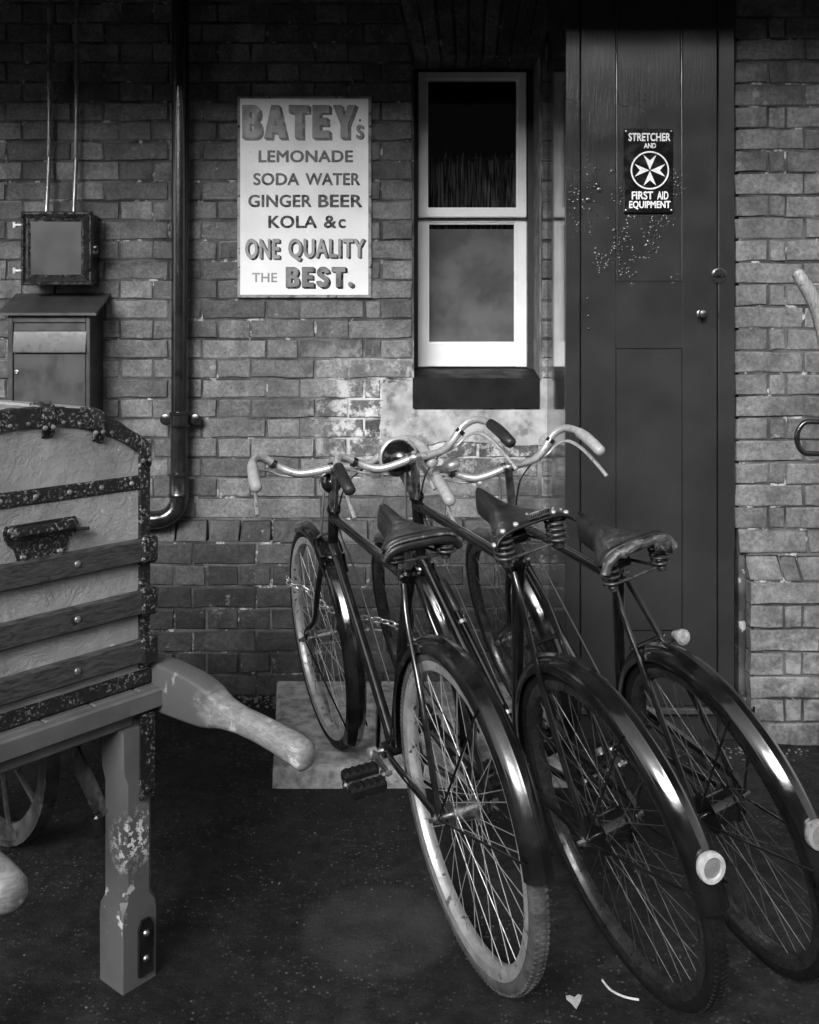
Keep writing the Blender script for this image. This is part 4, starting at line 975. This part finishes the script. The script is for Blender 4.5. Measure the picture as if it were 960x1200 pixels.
    # saddle and post
    cl = add_saddle(par, c['saddle'], c['sx'], c['sz'])
    MB().tube([sc, Vector((cl[0]-.0, 0, cl[1]))], .0125, 12).build('seat_post', M['steel'], par)
    # stem and handlebar
    bz = c['bar']; bo = ht+axd*bz
    stm = MB().tube([ht, bo], .0125, 14).lathe([(.017, -.017), (.018, .0), (.017, .017)], bo+Vector((.006, 0, 0)), (0,1,0), 14)
    stm.build('stem', c.get('stem_m', M['steel']), par)
    MB().lathe([(.0001, .016), (.007, .015), (.008, .008), (.0125, .004), (.0125, -.004)], bo+axd*.006, axd, 10).build('stem_bolt', M['chrome'], par)
    stc, sts = math.cos(c['turn']), math.sin(c['turn'])
    def bp(x, y, zz):
        y *= c['bw']; return bo+Vector((.006+x*stc-y*sts, x*sts+y*stc, zz))
    half = [(0,0,0), (.006,.055,-.006), (.020,.115,-.008), (.034,.165,.012), (.036,.205,.040), (.015,.243,.054), (-.035,.262,.052), (-.085,.268,.040), (-.165,.270,.012)]
    full = [(x, -y, zz) for x, y, zz in reversed(half[1:])]+half
    hbm = MB().tube(spline([bp(*p) for p in full], 5), .0113, 14).build('handlebar', M['chrome'], par, 60)
    for s in (-1, 1):
        gp = [bp(x, s*y, zz) for x, y, zz in ((-.055,.2645,.048), (-.085,.268,.040), (-.125,.270,.027), (-.168,.271,.0105), (-.176,.271,.008))]
        MB().tube(gp, [.0150,.0165,.0165,.0160,.009], 12).build('grip', c['grip'], hbm, 60)
        lv = [bp(x, s*y, zz) for x, y, zz in ((.030,.10,-.022), (.036,.165,-.012), (.030,.205,.008), (.0,.238,.018), (-.05,.258,.002), (-.11,.268,-.030), (-.165,.274,-.066))]
        MB().tube(spline(lv, 4), [.0036]*12+[.0045]*13, 8, flat=1.3).build('brake_lever', M['chrome'], hbm, 60)
        MB().lathe([(.0145, -.006), (.0145, .006)], bp(.034, s*.19, .026), bp(.036, s*.205, .04)-bp(.034, s*.165, .012), 12).build('lever_clip', M['iron'], hbm)
    MB().tube([bp(.020, .03, -.03), hb+Vector((.035, .022, .05)), Vector((WB-.12, .02, .72))], .0032, 6).build('brake_rod', M['chrome'], par)
    MB().tube(spline([bp(.030, -.10, -.022), bp(.02, -.03, -.07), ht+Vector((.03, -.02, -.06)), Vector((.75, -.022, .66+e*.6)), Vector((.55, -.03, .42))], 6), .0026, 6).build('brake_cable', M['grip'], par)
    # front stirrup over the tyre
    hy = Vector((WB-.135, 0, .70))
    MB().tube(spline([Vector((WB-.24, .036, .635)), hy+Vector((-.02, .040, .01)), hy+Vector((0, .02, .03)), hy+Vector((0, -.02, .03)), hy+Vector((-.02, -.040, .01)), Vector((WB-.24, -.036, .635))], 5), .004, 8).build('brake_stirrup', M['black'], par)
    # transmission
    CL_R, cz = .085, bb
    rg_ = torus_mb(.088, [(-.006, -.002), (.006, -.002), (.006, .002), (-.006, .002)], 40)
    rg_.v = [(x+bb.x, y-.045, zz+bb.z) for x, y, zz in rg_.v]
    for k in range(5):
        a = 2*math.pi*k/5; rg_.tube([(bb.x, -.045, bb.z), (bb.x+.085*math.cos(a), -.045, bb.z+.085*math.sin(a))], .005, 6)
    rg_.build('chainring', M['steel'], par)
    up = [(bb.x, -.045, bb.z+.09), (0, -.045, RW+.032)]; lo2 = [(bb.x, -.045, bb.z-.09), (0, -.045, RW-.032)]
    MB().tube([up[0], up[1]]+[(-.032*math.sin(R_(a)), -.045, RW+.032*math.cos(R_(a))) for a in (45, 90, 135)]+[lo2[1], lo2[0]]+[(bb.x+.09*math.sin(R_(a)), -.045, bb.z-.09*math.cos(R_(a))) for a in (45, 90, 135)], .0045, 6, closed=True).build('drive_chain', M['rubber'], par)
    MB().prism([(bb.x+.10, bb.z+.05), (bb.x+.06, bb.z+.115), (bb.x, bb.z+.125), (.0, RW+.062), (-.03, RW+.04), (-.03, RW+.03), (0, RW+.045), (bb.x, bb.z+.105), (bb.x+.05, bb.z+.095), (bb.x+.09, bb.z+.04)], 1, -.063, -.052).build('chain_guard', c.get('cg', M['black']), par, 30)
    for s in (1, -1):
        a = R_(c['crank'])+(0 if s > 0 else math.pi); pe = bb+Vector((.165*math.cos(a), s*.075, .165*math.sin(a)))
        ck = MB().tube([bb+Vector((0, s*.030, 0)), bb+Vector((0, s*.066, 0))], .009, 10).tube([bb+Vector((0, s*.060, 0)), pe], [.012, .0085], 10, flat=.7).build('crank', M['steel'], par)
        MB().lathe([(.014, -.012), (.016, -.01), (.016, .01), (.012, .012)], bb+Vector((0, s*.062, 0)), (0,1,0), 12).build('crank_boss', M['chrome'], ck)
        pd = MB(); tl = R_(c.get('ptilt', 8)); ct, st_ = math.cos(tl), math.sin(tl)
        def pb(x0, x1, y0, y1, z0, z1):
            m = MB().cbox(x0, x1, y0, y1, z0, z1, .005); m.v = [(pe.x+x*ct-zz*st_, pe.y+s*y, pe.z+x*st_+zz*ct) for x, y, zz in m.v]; pd.add(m.v, m.f)
        for x0 in (-.046, .012):
            pb(x0, x0+.034, .018, .110, -.014, .014)
            for k in range(5): pb(x0+.002, x0+.032, .021+k*.0175, .035+k*.0175, -.018, .018)
        pd_o = pd.build('pedal', M['rubber'], ck, 20)
        MB().tube([pe+Vector((0, -s*.01, 0)), pe+Vector((0, s*.118, 0))], .0055, 8).lathe([(.013, -.003), (.013, .003)], pe+Vector((0, s*.014, 0)), (0,1,0), 10).lathe([(.012, -.003), (.012, .003)], pe+Vector((0, s*.113, 0)), (0,1,0), 10).build('pedal_spindle', M['steel'], pd_o)
    # lamp
    if c.get('lamp'):
        lr, off = c['lamp']; o = bo+Vector(off); ax = Vector((1, 0, -.04))
        lm = MB().lathe([(.0001, -lr*1.25), (lr*.35, -lr*1.2), (lr*.72, -lr*.85), (lr*.93, -lr*.35), (lr, .0), (lr, lr*.1)], o, ax, 26).build('headlamp', M['black'], par, 60)
        MB().lathe([(lr*.98, .0), (lr*1.1, lr*.06), (lr*1.1, lr*.28), (lr*.95, lr*.34), (lr*.94, lr*.1)], o, ax, 26, caps=False).build('lamp_rim', M['chrome'], lm)
        MB().lathe([(lr*.96, lr*.2), (lr*.6, lr*.32), (.0001, lr*.38)], o, ax, 24).build('lamp_lens', M['glass_lens'], lm)
        MB().loft([[o+Vector((-.02, .012, -lr*.9)), o+Vector((.0, .012, -lr*.9)), o+Vector((.0, -.012, -lr*.9)), o+Vector((-.02, -.012, -lr*.9))], [ht+Vector((.012, .012, .0)), ht+Vector((.026, .012, .0)), ht+Vector((.026, -.012, .0)), ht+Vector((.012, -.012, .0))]]).build('lamp_bracket', M['steel'], lm)
    if c.get('bell'):
        o = bp(.034, .185, .035); ax = Vector((-.2, .1, 1))
        b_ = MB().lathe([(.020, -.012), (.024, -.010), (.025, .0), (.0265, .001), (.0265, .006), (.022, .013), (.012, .018), (.0001, .0195)], o+Vector((-.004, 0, .018)), ax, 24).build('bell', M['chrome'], hbm)
    if c.get('pump'):
        d = (bb-hb).normalized(); off = Vector((.012, -.030, .018)); a = hb+d*.10+off
        pm = MB().tube([a+d*.10, a+d*.46], .010, 12).build('tyre_pump', M['black'], par)
        MB().tube([a+d*.0, a+d*.008, a+d*.10, a+d*.108], [.012,.015,.015,.011], 14).build('pump_handle', M['grip'], pm)
        for q in (.14, .42): MB().lathe([(.014, -.005), (.014, .005)], a+d*q, d, 10).build('pump_clip', M['chrome'], pm)
    if c.get('stay_lamp'):
        q = Vector((.155+k4*.4, -.050, .665+e*.6)); o = q+Vector((-.028, -.022, .014)); ax = Vector((-1, -.1, .1))
        l2 = MB().lathe([(.008, -.03), (.014, -.012), (.0185, 0), (.0185, .006)], o, ax, 20).build('rear_lamp', M['chrome'], par)
        MB().lathe([(.0175, .005), (.014, .012), (.0001, .016)], o, ax, 20).build('lamp_lens', M['glass_lens'], l2)
        MB().tube([q, o], .005, 8).build('lamp_arm', M['iron'], l2)

GRP = 'old roadster bicycles parked at the wall'
specs = [
  dict(fit=(.1484, 2.1744, .3725, -.104, .0570), e=.012, saddle=1, sx=.125, sz=.955, bar=.150, turn=-.10, bw=.92, grip=M['grip_pale'], tyre_r=M['rubber_grey'], tyre_f=M['rubber'], rim_r=M['rim'], rim_f=M['rim'], hub_r=.018, hub_m=M['steel'], guard_r=M['black_dusty'], guard_f=M['black'], crank=170, gend=171, lamp=(.033, (.055, 0, -.055)),
       label='black roadster bicycle with smooth piped saddle and dusty grey rear tyre'),
  dict(fit=(.5062, 2.1302, .3706, -.2412, .0574), e=.096, saddle=2, sx=.085, sz=1.045, bar=.135, turn=-.06, bw=.85, grip=M['grip'], tyre_r=M['rubber'], tyre_f=M['rubber'], rim_r=M['rimdark'], rim_f=M['rimdark'], hub_r=.036, hub_m=M['black'], guard_r=M['black'], guard_f=M['black'], crank=150, gend=172, reflector=159, ref_rim=M['ref_rim'], lamp=(.052, (.075, .02, -.005)), pump=True,
       label='black roadster bicycle with riveted leather saddle, black grips and round mudguard reflector'),
  dict(fit=(0.7912, 2.2270, .3100, -.2870, .0503), e=.040, saddle=3, sx=.095, sz=.975, bar=.165, turn=-.08, bw=.84, grip=M['grip_pale'], tyre_r=M['rubber'], tyre_f=M['rubber'], rim_r=M['rimdark'], rim_f=M['rimdark'], hub_r=.036, hub_m=M['black'], guard_r=M['black'], guard_f=M['black'], crank=160, gend=172, reflector=157, ref_rim=M['chrome'], bell=True, stay_lamp=True, cg=M['tube'],
       label='black roadster bicycle with torn sprung saddle, pale grips and lamp on its stay'),
]
for c in specs:
    b = empty('bicycle'); b.matrix_world = bike_frame(*c['fit']); tag(b, c['label'], 'bicycle', GRP)
    make_bike(b, c)

# ------------------------------------------------------------------ chain looped through the front wheels
def chain(pts, name, lab, r=.0026, ll=.030):
    root = empty(name, pts[0]); tag(root, lab, 'chain')
    sp = spline(pts, 30); d = [0]
    for i in range(1, len(sp)): d.append(d[-1]+(sp[i]-sp[i-1]).length)
    n = int(d[-1]/(ll*.78)); me = None
    def at_(s):
        for i in range(1, len(d)):
            if d[i] >= s: return sp[i-1].lerp(sp[i], (s-d[i-1])/max(1e-9, d[i]-d[i-1]))
        return sp[-1]
    for k in range(n):
        a = at_(k*ll*.78); b = at_(min(d[-1], (k+1)*ll*.78)); t = (b-a).normalized()
        if me is None:
            h, w = ll/2, ll*.28; lp_ = [(h-w+w*math.cos(x), w*math.sin(x), 0) for x in [R_(q) for q in range(-90, 91, 30)]]+[(-h+w+w*math.cos(x), w*math.sin(x), 0) for x in [R_(q) for q in range(90, 271, 30)]]
            o = MB().tube(lp_, r, 6, closed=True).build('link', M['lockchain'], root, 60); me = o.data
        else: o = bpy.data.objects.new('link', me); C.objects.link(o); o.parent = root
        o.rotation_mode = 'QUATERNION'
        q = t.to_track_quat('X', 'Z'); q = q @ Matrix.Rotation(R_(40 if k % 2 else -50), 4, 'X').to_quaternion()
        o.rotation_quaternion = q; o.location = (a+b)/2-Vector(pts[0])
chain([P(337, 676, 3.23), P(341, 686, 3.19), P(358, 690, 3.20), P(378, 708, 3.17), P(400, 720, 3.12), P(426, 724, 3.06), P(444, 727, 3.04), P(462, 732, 3.05), P(480, 745, 3.08), P(500, 770, 3.10)], 'lock_chain', 'galvanised steel lock chain looped through the front wheels of two bicycles')

# ------------------------------------------------------------------ sack truck standing beyond the pier face at the right
sk = empty('sack_truck', (1.50, 2.95-D, 0)); tag(sk, 'curved worn handle and black iron loop of a sack truck against the pier', 'hand truck')
ko = Vector(sk.location)
def kp(n, mb, m): mb.v = [tuple(Vector(p)-ko) for p in mb.v]; return mb.build(n, m, sk, 60)
kd = 2.95
kp('shaft', MB().tube(spline([P(933, 317, kd), P(941, 330, kd), P(951, 348, kd+.01), P(962, 378, kd+.03), P(972, 440, kd+.05), P(978, 620, kd+.02), P(980, 840, kd-.02)], 8), [.014]*2+[.019]*4+[.0215]*43, 12), M['wood'])
kp('shaft', MB().tube(spline([P(1083, 317, kd), P(1091, 330, kd), P(1101, 348, kd+.01), P(1112, 378, kd+.03), P(1122, 440, kd+.05), P(1128, 620, kd+.02), P(1130, 840, kd-.02)], 8), .0215, 12), M['wood'])
for y in (470, 640, 800): kp('cross_bar', MB().tube([P(974, y, kd+.04), P(1126, y, kd+.04)], .016, 10), M['cart'])
lp2 = [P(948+14*math.cos(a)-(0 if math.cos(a) < 0 else -16), 513+19*math.sin(a), kd-.02) for a in [2*math.pi*k/24 for k in range(24)]]
kp('iron_loop', MB().tube(lp2, .0085, 8, closed=True), M['iron'])
kp('loop_strap', MB().cbox(P(972, 505, kd).x, P(985, 505, kd).x, kd-D-.03, kd-D+.05, P(0, 524, kd).z, P(0, 502, kd).z, .003), M['iron'])
kp('toe_plate', MB().box(1.40, 1.85, kd-D-.20, kd-D-.02, .004, .014), M['iron'])
for x in (1.36, 1.88):
    kp('wheel', MB().lathe([(.02, -.02), (.09, -.018), (.10, -.012), (.10, .012), (.09, .018), (.02, .02)], (x, kd-D+.06, .10), (1,0,0), 24), M['rubber'])
kp('axle', MB().tube([(1.34, kd-D+.06, .10), (1.90, kd-D+.06, .10)], .012, 8), M['iron'])
kp('axle_strap', MB().tube([P(980, 835, kd-.02), (1.32, kd-D+.06, .10)], .014, 8), M['iron'])
kp('axle_strap', MB().tube([P(1130, 835, kd-.02), (1.70, kd-D+.06, .10)], .014, 8), M['iron'])

# ------------------------------------------------------------------ litter and grit on the ground
gp = lambda px_, py_: P(px_, py_, F_PX*CAM_H/(py_-HOR))
c0 = gp(673, 1175); pts = [(0,-.020), (.012,-.006), (.017,.006), (.012,.014), (.003,.010), (-.006,.016), (-.015,.012), (-.016,.0), (-.008,-.012)]
o = MB().loft([[(c0.x+x, c0.y+y*1.3, .004+.004*math.sin(k)) for k, (x, y) in enumerate(pts)], [(c0.x+x, c0.y+y*1.3, .0055+.004*math.sin(k)) for k, (x, y) in enumerate(pts)]]).build('fallen_leaf', M['leaf'])
tag(o, 'small pale dry leaf lying on the dark asphalt', 'leaf')
o = MB().tube(spline([gp(706, 1152)+Vector((0,0,.006)), gp(716, 1163)+Vector((0,0,.005)), gp(732, 1171)+Vector((0,0,.005)), gp(749, 1175)+Vector((0,0,.006))], 6), .0024, 8).build('bent_twig', M['leaf'])
tag(o, 'thin pale curved twig on the asphalt beside a rear tyre', 'twig')
gr = MB(); rnd = random.Random(9)
def pebble(x, y, r):
    vs = []
    for z_, k in ((0, 1.0), (.75, .7)):
        for i in range(5): a = 2*math.pi*i/5+rnd.uniform(-.4,.4); vs.append((x+r*k*math.cos(a)*rnd.uniform(.7,1.2), y+r*k*math.sin(a)*rnd.uniform(.7,1.2), r*z_*rnd.uniform(.5,1)))
    gr.add(vs, [tuple(range(5, 10))]+[(i, (i+1) % 5, 5+(i+1) % 5, 5+i) for i in range(5)])
for k in range(900): pebble(rnd.uniform(-1.9, 1.9), -rnd.uniform(.05, 3.2), rnd.uniform(.0012, .0035))
for k in range(420): pebble(rnd.uniform(-1.3, -.45), -.05-abs(rnd.gauss(0, .05)), rnd.uniform(.002, .009))
for k in range(200): pebble(rnd.uniform(.55, 2.0), -.52-abs(rnd.gauss(0, .06)), rnd.uniform(.002, .007))
o = gr.build('loose_grit', M['gravel'], None, 0); tag(o, 'pale loose grit scattered over the asphalt along the wall foot', 'grit', kind='stuff')
